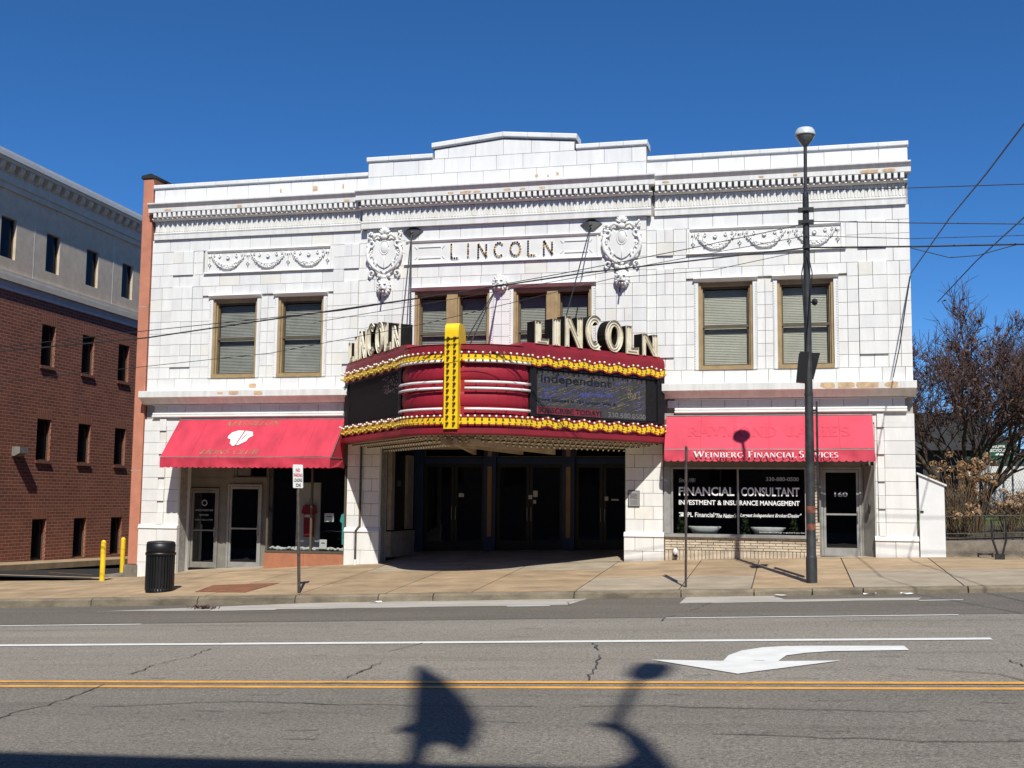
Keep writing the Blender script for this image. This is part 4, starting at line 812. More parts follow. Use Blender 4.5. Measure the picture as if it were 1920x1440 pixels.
# roof hoods over the two screens
def hood(A, B_, sgn):
    d = (B_-A).normalized(); n = Vector((d.y, -d.x, 0))*(-1 if sgn < 0 else 1); L_ = (B_-A).length; b = MB(); n = n if n.y < 0 else -n
    prof = [(.05, 4.88), (.05, 5.06), (.03, 5.2), (-.12, 5.22), (-.9, 5.18), (-.9, 4.88)]; N = 14
    def sec(t, k): return [tuple(A+d*t+n*o_+Vector((0, 0, 4.98+(z-4.98)*k))) for o_, z in prof]
    ts = [(0, .55), (.06, .82), (.16, 1)]+[(.16+(L_-.16)*i/N, 1) for i in range(1, N)]+[(L_-.02, 1), (L_+.14, .92), (L_+.24, .6)]
    vs = [p for t, k in ts for p in sec(t, k)]; q = len(prof); n_ = len(ts)
    b.add(vs, [(i*q+j, (i+1)*q+j, (i+1)*q+j+1, i*q+j+1) for i in range(n_-1) for j in range(q-1)]+[tuple(range(q)), tuple((n_-1)*q+j for j in reversed(range(q)))])
    o = b.build('roof_hood', 'redroof', MQ)
    for i in range(1, 9):
        b = MB(); t = L_*i/9; b.prism([tuple(A+d*t+n*(o_+.006)+Vector((0, 0, z))) for o_, z in ((.05, 5.0), (.05, 5.05), (.0, 5.2), (-.01, 5.19), (.04, 5.04), (.04, 5.0))], tuple(d*.012)); b.build('seam', 'red', o)
    return d, n, L_
hR = hood(A_R, B_R, 1); hL = hood(A_L, B_L, -1)
b = MB(); ring(b, offpath(nose, .03), 4.88, 5.06); b.prism([(p.x, p.y, 5.08) for p in offpath(nose, .03)], (0, 0, .01)); b.build('nose_cap', 'redroof', MQ)
# bulb bands
full = offpath(path, .09)
def along(pts, step):
    out = []; acc = 0.
    for p, q in zip(pts, pts[1:]):
        L_ = (q-p).length
        while acc < L_: out.append((p+(q-p)*(acc/L_), (q-p).normalized())); acc += step
        acc -= L_
    return out
def wave(p): return 0. if -8.6 < p.x < -5.56 else .028*math.cos((p-(B_R if p.x > -7 else B_L)).length*2*math.pi/.52)
for zc in (4.80, 3.42):
    b = MB(); sm = along(full[1:-1], .05); hgt = .085
    for (p, t), (q, t2) in zip(sm, sm[1:]):
        n = Vector((t.y, -t.x, 0)); n2 = Vector((t2.y, -t2.x, 0)); w0, w1 = wave(p), wave(q)
        b.add([(p.x, p.y, zc-hgt+w0), (q.x, q.y, zc-hgt+w1), (q.x, q.y, zc+hgt*.55+w1), (p.x, p.y, zc+hgt*.55+w0)], [(0, 1, 2, 3)], 0)
        for za, zd, mi in ((zc-hgt-.035, zc-hgt, 1), (zc+hgt*.55, zc+hgt+.03, 1)):
            P, Q = p+n*.0, q+n2*.0; b.add([(P.x, P.y, za+w0), (Q.x, Q.y, za+w1), (Q.x, Q.y, zd+w1), (P.x, P.y, zd+w0)], [(0, 1, 2, 3)], mi)
        b.add([(p.x, p.y, zc+hgt+.03+w0), (q.x, q.y, zc+hgt+.03+w1), (q.x-n2.x*.1, q.y-n2.y*.1, zc+hgt+.03+w1), (p.x-n.x*.1, p.y-n.y*.1, zc+hgt+.03+w0), (p.x, p.y, zc-hgt-.035+w0), (q.x, q.y, zc-hgt-.035+w1), (q.x-n2.x*.1, q.y-n2.y*.1, zc-hgt-.035+w1), (p.x-n.x*.1, p.y-n.y*.1, zc-hgt-.035+w0)], [(0, 1, 2, 3), (7, 6, 5, 4)], 1)
    bd = b.build('bulb_band', ['yellow', 'redroof'], MQ)
    b = MB()
    for k, (p, t) in enumerate(along(full[1:-1], .15)):
        n = Vector((t.y, -t.x, 0)); w0 = wave(p)
        for dz in (.085, -.055):
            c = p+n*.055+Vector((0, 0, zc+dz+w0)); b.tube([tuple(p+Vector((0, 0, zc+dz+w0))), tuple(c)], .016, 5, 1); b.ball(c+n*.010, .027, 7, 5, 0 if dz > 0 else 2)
    tag(b.build('bulbs', ['bulb', 'yellowshade', 'bulby'], bd, True), kind='stuff')
# LED screens
def onpan(A, d, n, s, o_, z): p = A+d*s+n*o_; return (p.x, p.y, z)
for (A, (d, n, L_), rev) in ((A_R, hR, True), (A_L, hL, False)):
    P = lambda s, o_, z: onpan(A, d, n, s, o_, z)
    def pbox(b, s0, s1, o0, o1, z0, z1, m=0): b.prism([P(s0, o1, z0), P(s1, o1, z0), P(s1, o1, z1), P(s0, o1, z1)] if not rev else [P(s1, o1, z0), P(s0, o1, z0), P(s0, o1, z1), P(s1, o1, z1)], tuple(n*(o0-o1)), m)
    b = MB(); pbox(b, .02, L_-.04, -.02, .02, 3.56, 4.76)
    pbox(b, .02, .25, .02, .06, 3.56, 4.76); pbox(b, L_-.22, L_-.04, .02, .06, 3.56, 4.76); pbox(b, .25, L_-.22, .02, .06, 4.63, 4.76); pbox(b, .25, L_-.22, .02, .06, 3.56, 3.60); sc_ = b.build('led_screen', 'ledframe', MQ)
    b = MB(); pbox(b, .27, L_-.24, .02, .03, 3.62, 4.61); b.build('led_matrix', 'led', sc_)
    if rev:
        U = -d; V = (0, 0, 1); o_ = .033
        LT = {}
        for nm, c in (('led_blue', (.07, .085, .30)), ('led_olive', (.20, .17, .09)), ('led_red', (.22, .02, .035)), ('led_grey', (.18, .18, .185))): LT[nm] = mat(nm, c, .6, .4, 30)
        random.seed(5)
        b = MB(); b.add([P(L_-.26, .031, 3.62), P(.62, .031, 3.62), P(.62, .031, 4.6), P(L_-.26, .031, 4.6)], [(0, 1, 2, 3)]); b.build('screen_field', mat('led_field', (.05, .05, .052), .7, .45, 9, col2=(.026, .026, .028)), sc_)
        b = MB()
        for i in range(330):
            s0 = L_-.28-random.random()**1.3*3.3; z0 = 3.82+random.random()*.72; ln = random.uniform(.08, .3); th = random.uniform(.006, .014)
            if z0+.1 > 4.6 or s0-ln < .6: continue
            dz = ln*.32; b.add([P(s0, .0325, z0), P(s0-ln, .0325, z0+dz), P(s0-ln, .0325, z0+dz+th), P(s0, .0325, z0+th)], [(0, 1, 2, 3)], 0 if random.random() < .5 else 1)
        tag(b.build('screen_stripes', [LT['led_blue'], LT['led_olive']], sc_), kind='stuff')
        b = MB(); b.add([P(L_-.26, .034, 3.63), P(L_-2.1, .034, 3.63), P(L_-2.1, .034, 3.79), P(L_-.26, .034, 3.79)], [(0, 1, 2, 3)]); b.build('screen_bar', LT['led_red'], sc_)
        for tx, s, z, wd, h, mt_, bo in (('independent', L_-.36, 4.28, 2.1, .25, 'black', .02), ('IndeOnline.com', L_-1.5, 4.10, 1.0, .10, LT['led_blue'], .02), ('Now Located at 729 Lincoln Way E.', L_-.32, 3.90, 2.3, .09, 'black', .02), ('SUBSCRIBE TODAY!', L_-.30, 3.655, 1.85, .12, 'black', .03), ('330.580.8500', L_-2.35, 3.65, 1.2, .12, LT['led_grey'], .02), ('the i', L_-2.95, 4.12, .4, .2, LT['led_olive'], .02)):
            place_text(text_mb(tx, bo), 'screen_text', mt_, P(s, .036, z), U, V, wd, h, sc_)
    else:
        b = MB(); random.seed(6)
        for i in range(60):
            s0 = L_-.3-random.random()*1.1; z0 = 4.15+random.random()*.4; ln = random.uniform(.03, .1); b.add([P(s0, .0325, z0), P(s0+ln, .0325, z0), P(s0+ln, .0325, z0+.03), P(s0, .0325, z0+.03)], [(0, 1, 2, 3)], i % 2)
        tag(b.build('screen_stripes', [mat('led_dim', (.09, .085, .10), .6), mat('led_dimred', (.12, .025, .035), .6)], sc_), kind='stuff')
# nose panels, neon tubes and pylon
for z0, z1 in ((3.74, 4.04), (4.32, 4.62)):
    b = MB(); N = 6
    for i, (p, q) in enumerate(zip(nose, nose[1:])):
        for k in range(N):
            def pt(v, t, j):
                pp = offpath(nose,   .012+.030*math.sin(math.pi*j/N)**.6)[t]; return (pp.x, pp.y, z0+(z1-z0)*j/N)
            b.quad(pt(p, i, k), pt(q, i+1, k), pt(q, i+1, k+1), pt(p, i, k+1))
    b.build('nose_panel', 'red', MQ, True)
b = MB()
for i in (1, 4, 12, 15): p = offpath(nose, .008)[i]; b.tube([(p.x, p.y, 3.55), (p.x, p.y, 4.78)], .009, 5)
b.build('nose_seam', 'redroof', MQ)
for z in (4.70, 4.25, 4.11, 3.66):
    b = MB(); pp = offpath(nose, .10); b.tube([(p.x, p.y, z) for p in pp[:8]], .030, 8); b.tube([(p.x, p.y, z) for p in pp[9:]], .030, 8)
    for i in (0, 3, 6, 10, 13, 16): p, q = pp[i], nose[i]; b.tube([(p.x, p.y, z-.02), (q.x, q.y, z-.06)], .01, 5, 1)
    b.build('neon_tube', ['neon', 'redroof'], MQ, True)
b = MB(); x0, x1 = -7.255, -6.945; yf = -4.40
prof = [(yf, 3.22), (yf, 5.36)]+[(yf+.16-.16*math.cos(R(a)), 5.36+.17*math.sin(R(a))) for a in (20, 40, 60, 80)]+[(yf+.30, 5.53), (yf+.42, 5.49), (yf+.52, 5.40), (yf+.58, 5.25), (yf+.60, 5.0), (yf+.60, 3.22)]
b.profx(prof+[prof[0]], x0, x1); py = b.build('pylon', 'yellow', MQ)
b = MB()
for i in range(14):
    for x in (-7.175, -7.025):
        z = 3.34+i*.142; b.lathe([(.034, 0), (.034, .012), (.02, .014)], (x, yf+.002, z), 8, 1, ax=Matrix.Rotation(R(90), 3, 'X')); b.ball((x, yf-.042, z), .029, 7, 5, 0); b.tube([(x, yf, z), (x, yf-.04, z)], .014, 5, 1)
tag(b.build('pylon_bulbs', ['amber', 'letteredge'], py, True), kind='stuff')
# soffit
b = MB(); inn = offpath(path, -.06); b.prism([(p.x, p.y, 3.10) for p in inn], (0, 0, .012)); so = b.build('soffit', 'soffit', MQ)
b = MB()
for k, (dd, zz) in enumerate(((-.35, 3.04), (-.75, 2.99))):
    q = offpath(path[1:-1], dd); 
    for p, r in zip(q, q[1:]): b.quad((p.x, p.y, zz), (r.x, r.y, zz), (r.x, r.y, 3.10), (p.x, p.y, 3.10))
    b.prism([(p.x, p.y, zz) for p in q], (0, 0, .006))
for x0, y0, x1, y1 in ((-7.4, -4.0, -6.4, -.6), (-6.8, -4.0, -5.6, -.6), (-7.08, -4.1, -7.6, -.6)):
    d = Vector((x1-x0, y1-y0, 0)).normalized(); n = Vector((d.y, -d.x, 0))*.04; b.prism([(x0+n.x, y0+n.y, 2.9), (x1+n.x, y1+n.y, 2.82), (x1-n.x, y1-n.y, 2.82), (x0-n.x, y0-n.y, 2.9)], (0, 0, .13))
b.build('soffit_step', 'soffit', so)
b = MB()
for dd, zz in ((-.2, 3.07), (-.5, 3.005), (-.62, 3.005), (-.95, 2.96), (-1.15, 2.96)):
    for p, t in along(offpath(path[1:-1], dd), .17): b.tube([(p.x, p.y, zz+.03), (p.x, p.y, zz)], .022, 6, 1); b.ball((p.x, p.y, zz-.012), .024, 6, 4, 0)
tag(b.build('soffit_bulbs', ['bulb', 'letteredge'], so, True), kind='stuff')
# LINCOLN roof letters
def letter_poly(ch):
    if ch == 'L': return [[(0, 0), (1, 0), (1, .27), (.82, .24), (.42, .24), (.42, 1), (0, 1)]]
    if ch == 'I': return [[(0, 0), (1, 0), (1, 1), (0, 1)]]
    if ch == 'N': return [[(0, 0), (.27, 0), (.27, 1), (0, 1)], [(.27, .62), (.73, 0), (.73, .38), (.27, 1)], [(.73, 0), (1, 0), (1, 1), (.73, 1)]]
    a = (0, 360) if ch == 'O' else (48, 312); n = 22; o_ = arc(.5, .5, .5, .5, *a, n); i_ = arc(.5, .5, .21, .31, *a, n)
    return [[o_[k], o_[k+1], i_[k+1], i_[k]] for k in range(n)]
LET = [('L', 3.97, 3.60, 5.70), ('I', 3.47, 3.27, 5.80), ('N', 3.11, 2.61, 5.90), ('C', 2.50, 1.96, 6.00), ('O', 1.90, 1.36, 5.95), ('L', 1.25, .86, 5.86), ('N', .72, .25, 5.72)]
for A, (d, n, L_), rev in ((A_R, hR, True), (A_L, hL, False)):
    for ch, s0, s1, zt in (LET if rev else [(c, L_-a+.02, L_-b_+.02, z) for c, a, b_, z in LET]):
        U = -d if rev else d; w_ = abs(s1-s0); zt = zt if rev else {5.70: 5.70}.get(zt, zt); org = A+d*s0; b = MB(); h = zt-5.19
        if not rev: org = A+d*(s0); 
        for poly in letter_poly(ch):
            P3 = lambda p, o_: tuple(org+U*(p[0]*w_)+n*o_+Vector((0, 0, 5.19+p[1]*h)))
            b.prism([P3(p, .02) for p in poly], tuple(n*-.29), 1); k = len(b.m)-len(poly)-2; b.m[k] = 0
        # raised rim and tubing on the face
        o = b.build('letter', ['letter', 'letteredge'], MQ)
        t = MB()
        lines = {'L': [[(.2, .94), (.2, .12), (.9, .12)]], 'I': [[(.35, .94), (.35, .06)], [(.65, .94), (.65, .06)]], 'N': [[(.13, .06), (.13, .94), (.87, .08), (.87, .94)]]}.get(ch) or [arc(.5, .5, .36, .41, *((0, 360) if ch == 'O' else (55, 305)), 20)]
        for ln in lines: t.tube([tuple(org+U*(p[0]*w_)+n*.04+Vector((0, 0, 5.19+p[1]*h))) for p in ln], .011, 5)
        t.build('letter_tubing', 'neon', o)
        e = MB(); e2 = MB()
        for poly in letter_poly(ch):
            for p, q in zip(poly, poly[1:]+poly[:1]):
                inner = ch in 'CO' and (p in poly[1:3] and q in poly[1:3] or {poly.index(p), poly.index(q)} == {0, 3})
                if inner or (ch == 'N' and abs(p[0]-q[0]) < 1e-6 and p[0] in (.27, .73)): continue
                a_, c_ = [org+U*(v[0]*w_)+Vector((0, 0, 5.19+v[1]*h)) for v in (p, q)]; (e2 if ch == 'O' and poly.index(p) >= 2 else e).quad(tuple(a_+n*.02), tuple(c_+n*.02), tuple(c_+n*.06), tuple(a_+n*.06))
        e.build('letter_rim', 'letter', o)
        if e2.v: e2.build('letter_rim', 'letter', o)
# stays and their diamond wall plates
for px, pz, targets in ((-9.48, 8.62, ((-9.0, -2.4, 5.15), (-8.75, -2.4, 5.15))), (-4.78, 8.60, ((-5.2, -2.3, 5.15),))):
    b = MB(); y = YC-.03; b.prism([(px-.28, y, pz+.01), (px-.05, y-.05, pz-.15), (px+.03, y-.05, pz-.15), (px+.28, y, pz+.02), (px+.08, y, pz+.14), (px-.06, y, pz+.14)], (0, .02, 0)); b.tube([(px, y-.08, pz-.05), (px+.03, y-.12, pz), (px, y-.14, pz-.03), (px-.03, y-.1, pz-.08)], .018, 6); b.build('anchor_plate', 'iron', MQ)
    for t in targets: b = MB(); b.tube([(px, y-.11, pz-.06), t], .016, 6); b.build('stay_rod', 'iron', MQ)
for dx in (-.12, .05): b = MB(); b.tube([(-7.13, YC-.26, 7.08), (-7.1+dx, -3.3, 5.08)], .016, 6); b.build('stay_rod', 'iron', MQ)

# ------------------------------------------------------------------ awnings
AWF = {}
def cloth_word(ti, word, x, t0, wd, dt, mt, parent, shear=0., sub=1):
    vs, fs = serif_mb(word, 1, shear); a, c = min(p[0] for p in vs), max(p[0] for p in vs); n = Vector((0, -.8, .6)); b = MB()
    b.add([tuple(AWF[ti](x+(p[0]-a)/(c-a)*wd, t0-p[1]*dt)+n*.007) for p in vs], fs); return b.build('awning_lettering', mt, parent)
def awning(x0, x1, label, ti, mt, pr=1.0, zt=3.78, zf=2.74, zv=2.46):
    A = thing('shop_awning', label, 'awning', ((x0+x1)/2, -.5, zv)); nx, ny = 60, 10; b = MB(); vs = []
    def surf(x, t):
            y = -.06-(pr-.06)*t; z = zt+(zf-zt)*t; s_ = .03*noise.noise((x*.9, t*2.5, ti))-(.016+.010*math.cos((x-x0)*12*math.pi/(x1-x0)))*math.sin(math.pi*t)+.012*noise.noise((x*3, t*6, ti))
            return Vector((x, y+s_*.7, z+s_*.6))
    AWF[ti] = surf; vs = [tuple(surf(x0+(x1-x0)*i/nx, j/ny)) for j in range(ny+1) for i in range(nx+1)]
    b.add(vs, [(j*(nx+1)+i, (j+1)*(nx+1)+i, (j+1)*(nx+1)+i+1, j*(nx+1)+i+1) for j in range(ny) for i in range(nx)])
    b.build('canopy_cloth', mt, A, True)
    b = MB(); sc_ = .16; n = int((x1-x0)/.02); vs = []
    for k in range(5):
        t = k/4
        for i in range(n+1):
            x = x0+(x1-x0)*i/n; dip = abs(math.sin(math.pi*(x-x0)/sc_))**.6*.035; zz = zf-(zf-zv-.035+dip)*t; y = -pr-.006+.06*t*noise.noise((x*2.3, t, ti+5))+.022*t*noise.noise((x*7, t*2, ti)); vs.append((x, y, zz))
    b.add(vs, [(k*(n+1)+i, (k+1)*(n+1)+i, (k+1)*(n+1)+i+1, k*(n+1)+i+1) for k in range(4) for i in range(n)]); b.build('valance', mt, A, True)
    for x in (x0, x1):
        b = MB(); b.add([(x, -.06, zt), (x, -pr, zf), (x, -pr, zv), (x+.03*(1 if x == x1 else -1), -.55, zv+.05), (x, -.06, zv+.02), (x, -.06, zf)], [(0, 1, 5), (1, 2, 3, 4, 5)]); b.build('side_cloth', mt, A)
    for q in range(1, 6):
        xs_ = x0+(x1-x0)*q/6+.05; b = MB(); b.tube([tuple(surf(xs_, k/10)+Vector((0, -.003, .003))) for k in range(11)], .007, 5); b.build('cloth_seam', mt, A)
    b = MB(); b.tube([(x0, -pr, zf-.01), (x1, -pr, zf-.01)], .014, 6); b.tube([(x0, -.06, zt), (x1, -.06, zt)], .02, 6)
    for x in (x0, (x0+x1)/2, x1): b.tube([(x, -.06, zt-.05), (x, -pr+.02, zf-.03)], .012, 5); b.tube([(x, -.06, zf), (x, -pr+.02, zf-.02)], .012, 5)
    b.build('awning_frame', 'alud', A); return A
aw1 = awning(-16.02, -11.26, 'red awning lettered LIONS CLUB with a white lion emblem', 1., 'awning')
SV = Vector((0, .94, 1.04)).normalized(); SN = Vector((0, -1.04, .94)).normalized()
def onaw(x, t, off=.02): return Vector((x, -.06-.94*t, 3.78-1.04*t))+SN*off
cloth_word(1., 'MASSILLON', -14.58, .17, 1.55, .115, 'goldtxt', aw1, .25); cloth_word(1., 'LIONS', -14.95, .93, .88, .12, 'goldtxt', aw1, .25); cloth_word(1., 'CLUB', -13.98, .93, .68, .12, 'goldtxt', aw1, .25)
b = MB(); lp = [(-.34, .08), (-.28, .2), (-.12, .27), (.08, .26), (.3, .22), (.36, .08), (.26, 0), (.24, -.1), (.06, -.24), (-.1, -.27), (-.2, -.18), (-.22, -.05), (-.33, 0)]
c0 = onaw(-14.0, .52, .02); b.add([tuple(c0+Vector((p[0]*1.0, 0, 0))+SV*p[1]*1.05) for p in lp], [tuple(range(len(lp)))])
b.prism([tuple(c0+SN*.004+Vector((x, 0, 0))+SV*y) for x, y in ((-.03, -.27), (.0, -.27), (.09, .27), (.05, .27))], tuple(SN*.002), 1); b.prism([tuple(c0+SN*.004+Vector((x, 0, 0))+SV*y) for x, y in ((.07, -.06), (.1, -.06), (.19, .14), (.15, .14))], tuple(SN*.002), 2); b.build('lion_emblem', ['whitetxt', 'awning', 'goldtxt'], aw1)
aw2 = awning(-2.92, 1.86, 'faded red awning lettered WEINBERG FINANCIAL SERVICES on its valance', 7., 'awnfade', .60, 3.78, 2.95, 2.66)
for wd_, x, w_ in (('^WEINBERG', 0, 1.17), ('^FINANCIAL', 1.27, 1.10), ('^SERVICES', 2.43, .87)): place_text(serif_mb(wd_, .8), 'awning_lettering', 'whitetxt', (-2.24+x, -.655, 2.755), (1, 0, 0), (0, 0, 1), w_, .155, aw2)
cloth_word(7., 'RAYMOND', -2.40, .62, 2.09, .27, 'fadetxt', aw2); cloth_word(7., 'JAMES', -.10, .62, 1.45, .27, 'fadetxt', aw2)

# ------------------------------------------------------------------ shop-window goods
b = MB(); b.box(-12.92, -12.24, .75, .79, .30, 2.12); tag(b.build('display_board', 'board'), 'tall pale display board behind the red shirt in the shop window', 'display board')
def shirt(name, cx, z, w_, h_, y, mt, label):
    t = thing(name, label, 'shirt', (cx, y, z-h_)); N = 10; b = MB(); vs = []
    out = [(-.5, .0), (-.22, .06), (0, .02), (.22, .06), (.5, .0), (.62, -.22), (.42, -.28), (.40, -1.0), (-.40, -1.0), (-.42, -.28), (-.62, -.22)]
    b.prism([(cx+p[0]*w_, y+.02*noise.noise((p[0]*3, p[1]*3, cx)), z+p[1]*h_) for p in reversed(out)], (0, .035, 0)); b.build('cloth', mt, t); return t
s1 = shirt('hanging_shirt', -12.50, 1.50, .36, .82, .62, 'shirtred', 'dark red T-shirt on a hanger in the shop window'); b = MB(); b.box(-12.62, -12.38, .612, .618, 1.20, 1.27); b.build('shirt_print', 'paper', s1)
b = MB(); b.tube([(-12.66, .63, 1.47), (-12.5, .63, 1.56), (-12.34, .63, 1.47)], .008, 5); b.tube([(-12.5, .63, 1.56), (-12.5, .63, 1.66), (-12.47, .63, 1.68)], .006, 5); b.build('hanger', 'alu', s1)
s2 = shirt('display_shirt', -11.36, 1.28, .30, .78, .45, 'teal', 'teal T-shirt at the pillar end of the shop window')
for x, z, w_, h_, lb in ((-11.83, 1.10, .26, .22, 'white paper notice taped above the teal shirt in shop window'), (-11.95, .40, .20, .24, 'white paper notice standing at the foot of shop window')):
    b = MB(); b.box(x, x+w_, .085, .09, z, z+h_, 0); b.box(x+.05, x+w_-.05, .083, .0845, z+h_*.55, z+h_*.68, 1); tag(b.build('paper_notice', ['paper', 'greytone']), lb, 'notice')
b = MB(); random.seed(11)
for i in range(150): x = -13.35+2.1*i/150; b.ball((x, .15+random.uniform(-.04, .08), .37+random.uniform(0, .05)), random.uniform(.018, .04), 5, 3, 0, (1.4, 1, .8))
tag(b.build('crumpled_paper', 'paper'), 'crumpled white paper lining the shop window sill', 'paper', kind='stuff')
for x, w_, lb in ((-2.05, .80, 'white planter tub behind the FINANCIAL lettering'), (-.55, .84, 'white planter tub behind the CONSULTANT lettering')):
    t = thing('planter_tub', lb, 'planter', (x, .3, .95)); b = MB(); b.lathe([(.0, 0), (w_*.36, 0), (w_*.42, .08), (w_*.5, .15), (w_*.48, .17), (w_*.42, .15), (0, .14)], (x, .32, .955), 18); b.v = [(p[0], .32+(p[1]-.32)*.5, p[2]) for p in b.v]; b.build('tub', 'plaster', t, True); b = MB(); b.box(x-.36, x+.36, .16, .5, .42, .955); b.build('stand', 'black', t)
for x, lb in ((-2.62, 'small green shrub beside the window jamb of the financial office'), (-1.08, 'small green shrub right of the window mullion of the financial office'), (.05, 'small green shrub beside the lamp post end of the financial office window')):
    t = thing('potted_shrub', lb, 'shrub', (x, .3, .43)); b = MB(); random.seed(int(x*100)); b.lathe([(.0, 0), (.1, 0), (.13, .5), (.0, .5)], (x, .3, .43), 12); b.build('pot', 'black', t); b = MB()
    for i in range(160):
        a, r, z = random.uniform(0, 6.28), random.random()**.5*.14, random.uniform(0, .42); r *= 1-z*1.6; c = Vector((x+r*math.cos(a), .3+r*math.sin(a), .93+z)); q = Vector((random.uniform(-1, 1), random.uniform(-1, 1), random.uniform(.2, 1))).normalized()*.05; p = Vector((random.uniform(-1, 1), random.uniform(-1, 1), 0)).normalized()*.02; b.add([tuple(c-p), tuple(c+q), tuple(c+p)], [(0, 1, 2)])
    b.build('foliage', 'shrub', t)

# ------------------------------------------------------------------ brick office building on the left
K = 1.3
W0 = Vector((-20.31*K, (4.61+28)*K-28, 0)); WD = Vector((-.0539, .9985, 0)).normalized(); WN = Vector((WD.y, -WD.x, 0))
def wp(s, o_, z): p = W0+WD*(s*K)+WN*o_; return (p.x, p.y, 1.7+(z-1.7)*K)
BL = thing('office_building', 'red brick office block with cream stucco top floor and bracketed cornice', 'building', tuple(Vector(wp(-3, -4, -.4))))
def wbox(b, s0, s1, o0, o1, z0, z1, m=0):
    b.add([wp(s0, o0, z0), wp(s0, o1, z0), wp(s1, o1, z0), wp(s1, o0, z0), wp(s0, o0, z1), wp(s0, o1, z1), wp(s1, o1, z1), wp(s1, o0, z1)], [(0, 3, 2, 1), (4, 5, 6, 7), (0, 1, 5, 4), (1, 2, 6, 5), (2, 3, 7, 6), (3, 0, 4, 7)], m)
SW = [-7.27+2.04*i for i in range(-2, 7)]; WW = .655
def wallmesh(name, z0, z1, hs, mt, s0=-14.5, s1=9, th=.35):
    xs = sorted({s0, s1, *[q for h in hs for q in h[:2]]}); zz = sorted({z0, z1, *[q for h in hs for q in h[2:]]}); b = MB(); uv = []
    for a, c in zip(xs, xs[1:]):
        for d, e in zip(zz, zz[1:]):
            if any(h[0] < (a+c)/2 < h[1] and h[2] < (d+e)/2 < h[3] for h in hs): continue
            b.add([wp(a, 0, d), wp(c, 0, d), wp(c, 0, e), wp(a, 0, e)], [(0, 1, 2, 3)]); uv += [(a*K, d*K), (c*K, d*K), (c*K, e*K), (a*K, e*K)]
    for h in hs:
        for (sa, za), (sc_, zc) in (((h[0], h[2]), (h[0], h[3])), ((h[1], h[3]), (h[1], h[2])), ((h[0], h[3]), (h[1], h[3])), ((h[1], h[2]), (h[0], h[2]))):
            b.add([wp(sa, 0, za), wp(sc_, 0, zc), wp(sc_, -.16, zc), wp(sa, -.16, za)], [(0, 1, 2, 3)]); uv += [(sa*K, za*K), (sc_*K, zc*K), (sc_*K+.16, zc*K+.16), (sa*K+.16, za*K+.16)]
    o = b.build(name, mt, BL); l = o.data.uv_layers.new(name='uv')
    for i, q in enumerate(uv): l.data[i].uv = q
    return o
rowsz = [(-.07, 1.07), (2.67, 3.81), (5.28, 6.43)]
hs = [(s, s+WW, a, c) for s in SW if s > -6 for a, c in rowsz]; hs3 = [(s, s+WW, 7.91, 8.99) for s in SW]
wallmesh('brick_wall', -1.2, 7.06, hs, 'brick'); wallmesh('stucco_wall', 7.06, 10.2, hs3, 'stucco')
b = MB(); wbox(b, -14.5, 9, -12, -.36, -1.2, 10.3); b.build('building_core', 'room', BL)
for s in SW:
    for k, (a, c) in enumerate(rowsz+[(7.91, 8.99)]):
        if k < 3 and s < -6: continue
        f = MB(); t = .03; wbox(f, s, s+t, -.16, -.10, a, c); wbox(f, s+WW-t, s+WW, -.16, -.10, a, c); wbox(f, s+t, s+WW-t, -.16, -.10, c-t, c); wbox(f, s+t, s+WW-t, -.16, -.10, a, a+t); w_ = f.build('window', 'bronzedark', BL)
        g = MB(); g.quad(wp(s+t, -.13, a+t), wp(s+WW-t, -.13, a+t), wp(s+WW-t, -.13, c-t), wp(s+t, -.13, c-t)); g.build('pane', 'darkglass', w_)
        if k < 3:
            q = MB(); wbox(q, s-.03, s+WW+.03, .002, .06, a-.085, a-.005); q.build('sill', 'brick', w_).data.uv_layers.new(name='uv')
            q = MB(); q.add([wp(s-.02, .004, c), wp(s+WW+.02, .004, c), wp(s+WW+.02, .004, c+.26), wp(s-.02, .004, c+.26)], [(0, 1, 2, 3)]); o = q.build('soldier_course', 'soldier', w_); l = o.data.uv_layers.new(name='uv')
            for i, p in enumerate(((0, 0), (.91, 0), (.91, .338), (0, .338))): l.data[i].uv = p
b = MB(); wbox(b, -14.6, 9, .0, .10, 7.45, 7.56); wbox(b, -14.6, 9, .0, .06, 7.14, 7.30); wbox(b, -14.6, 9, .0, .14, 7.30, 7.45); wbox(b, -14.6, 9, .0, .05, 7.07, 7.14, 1); b.build('string_course', ['stuccotrim', 'copingm'], BL)
b = MB(); wbox(b, -14.7, 9, .0, .08, 9.70, 9.86); wbox(b, -14.7, 9, .0, .14, 9.86, 10.06); wbox(b, -14.7, 9, .0, .38, 10.33, 10.42); wbox(b, -14.7, 9, .0, .44, 10.42, 10.54, 1); wbox(b, -14.7, 9, -.5, .36, 10.54, 10.63, 1); wbox(b, -14.7, 9, -.3, .12, 10.06, 10.33); co = b.build('cornice', ['stuccotrim', 'copingm'], BL)
for i in range(52): s = -14.5+i*.42; b = MB(); b.prism([wp(s, .12, 10.1), wp(s, .26, 10.16), wp(s, .33, 10.24), wp(s, .33, 10.33), wp(s, .12, 10.33)], tuple(WD*.21*K)); b.build('modillion', 'stuccotrim', co)
for i in range(6): s = -14+i*4.1; b = MB(); wbox(b, s, s+.02, .0, .008, 7.56, 9.7); b.build('control_joint', 'copingm', BL)
b = MB(); b.prism([wp(-6.30, .0, 2.98), wp(-6.30, .30, 2.98), wp(-6.30, .30, 2.82), wp(-6.30, .1, 2.74), wp(-6.30, .0, 2.74)], tuple(WD*.36*K)); tag(b.build('wall_lamp', 'alud'), 'small boxy floodlight fixed to the red brick wall', 'wall lamp')
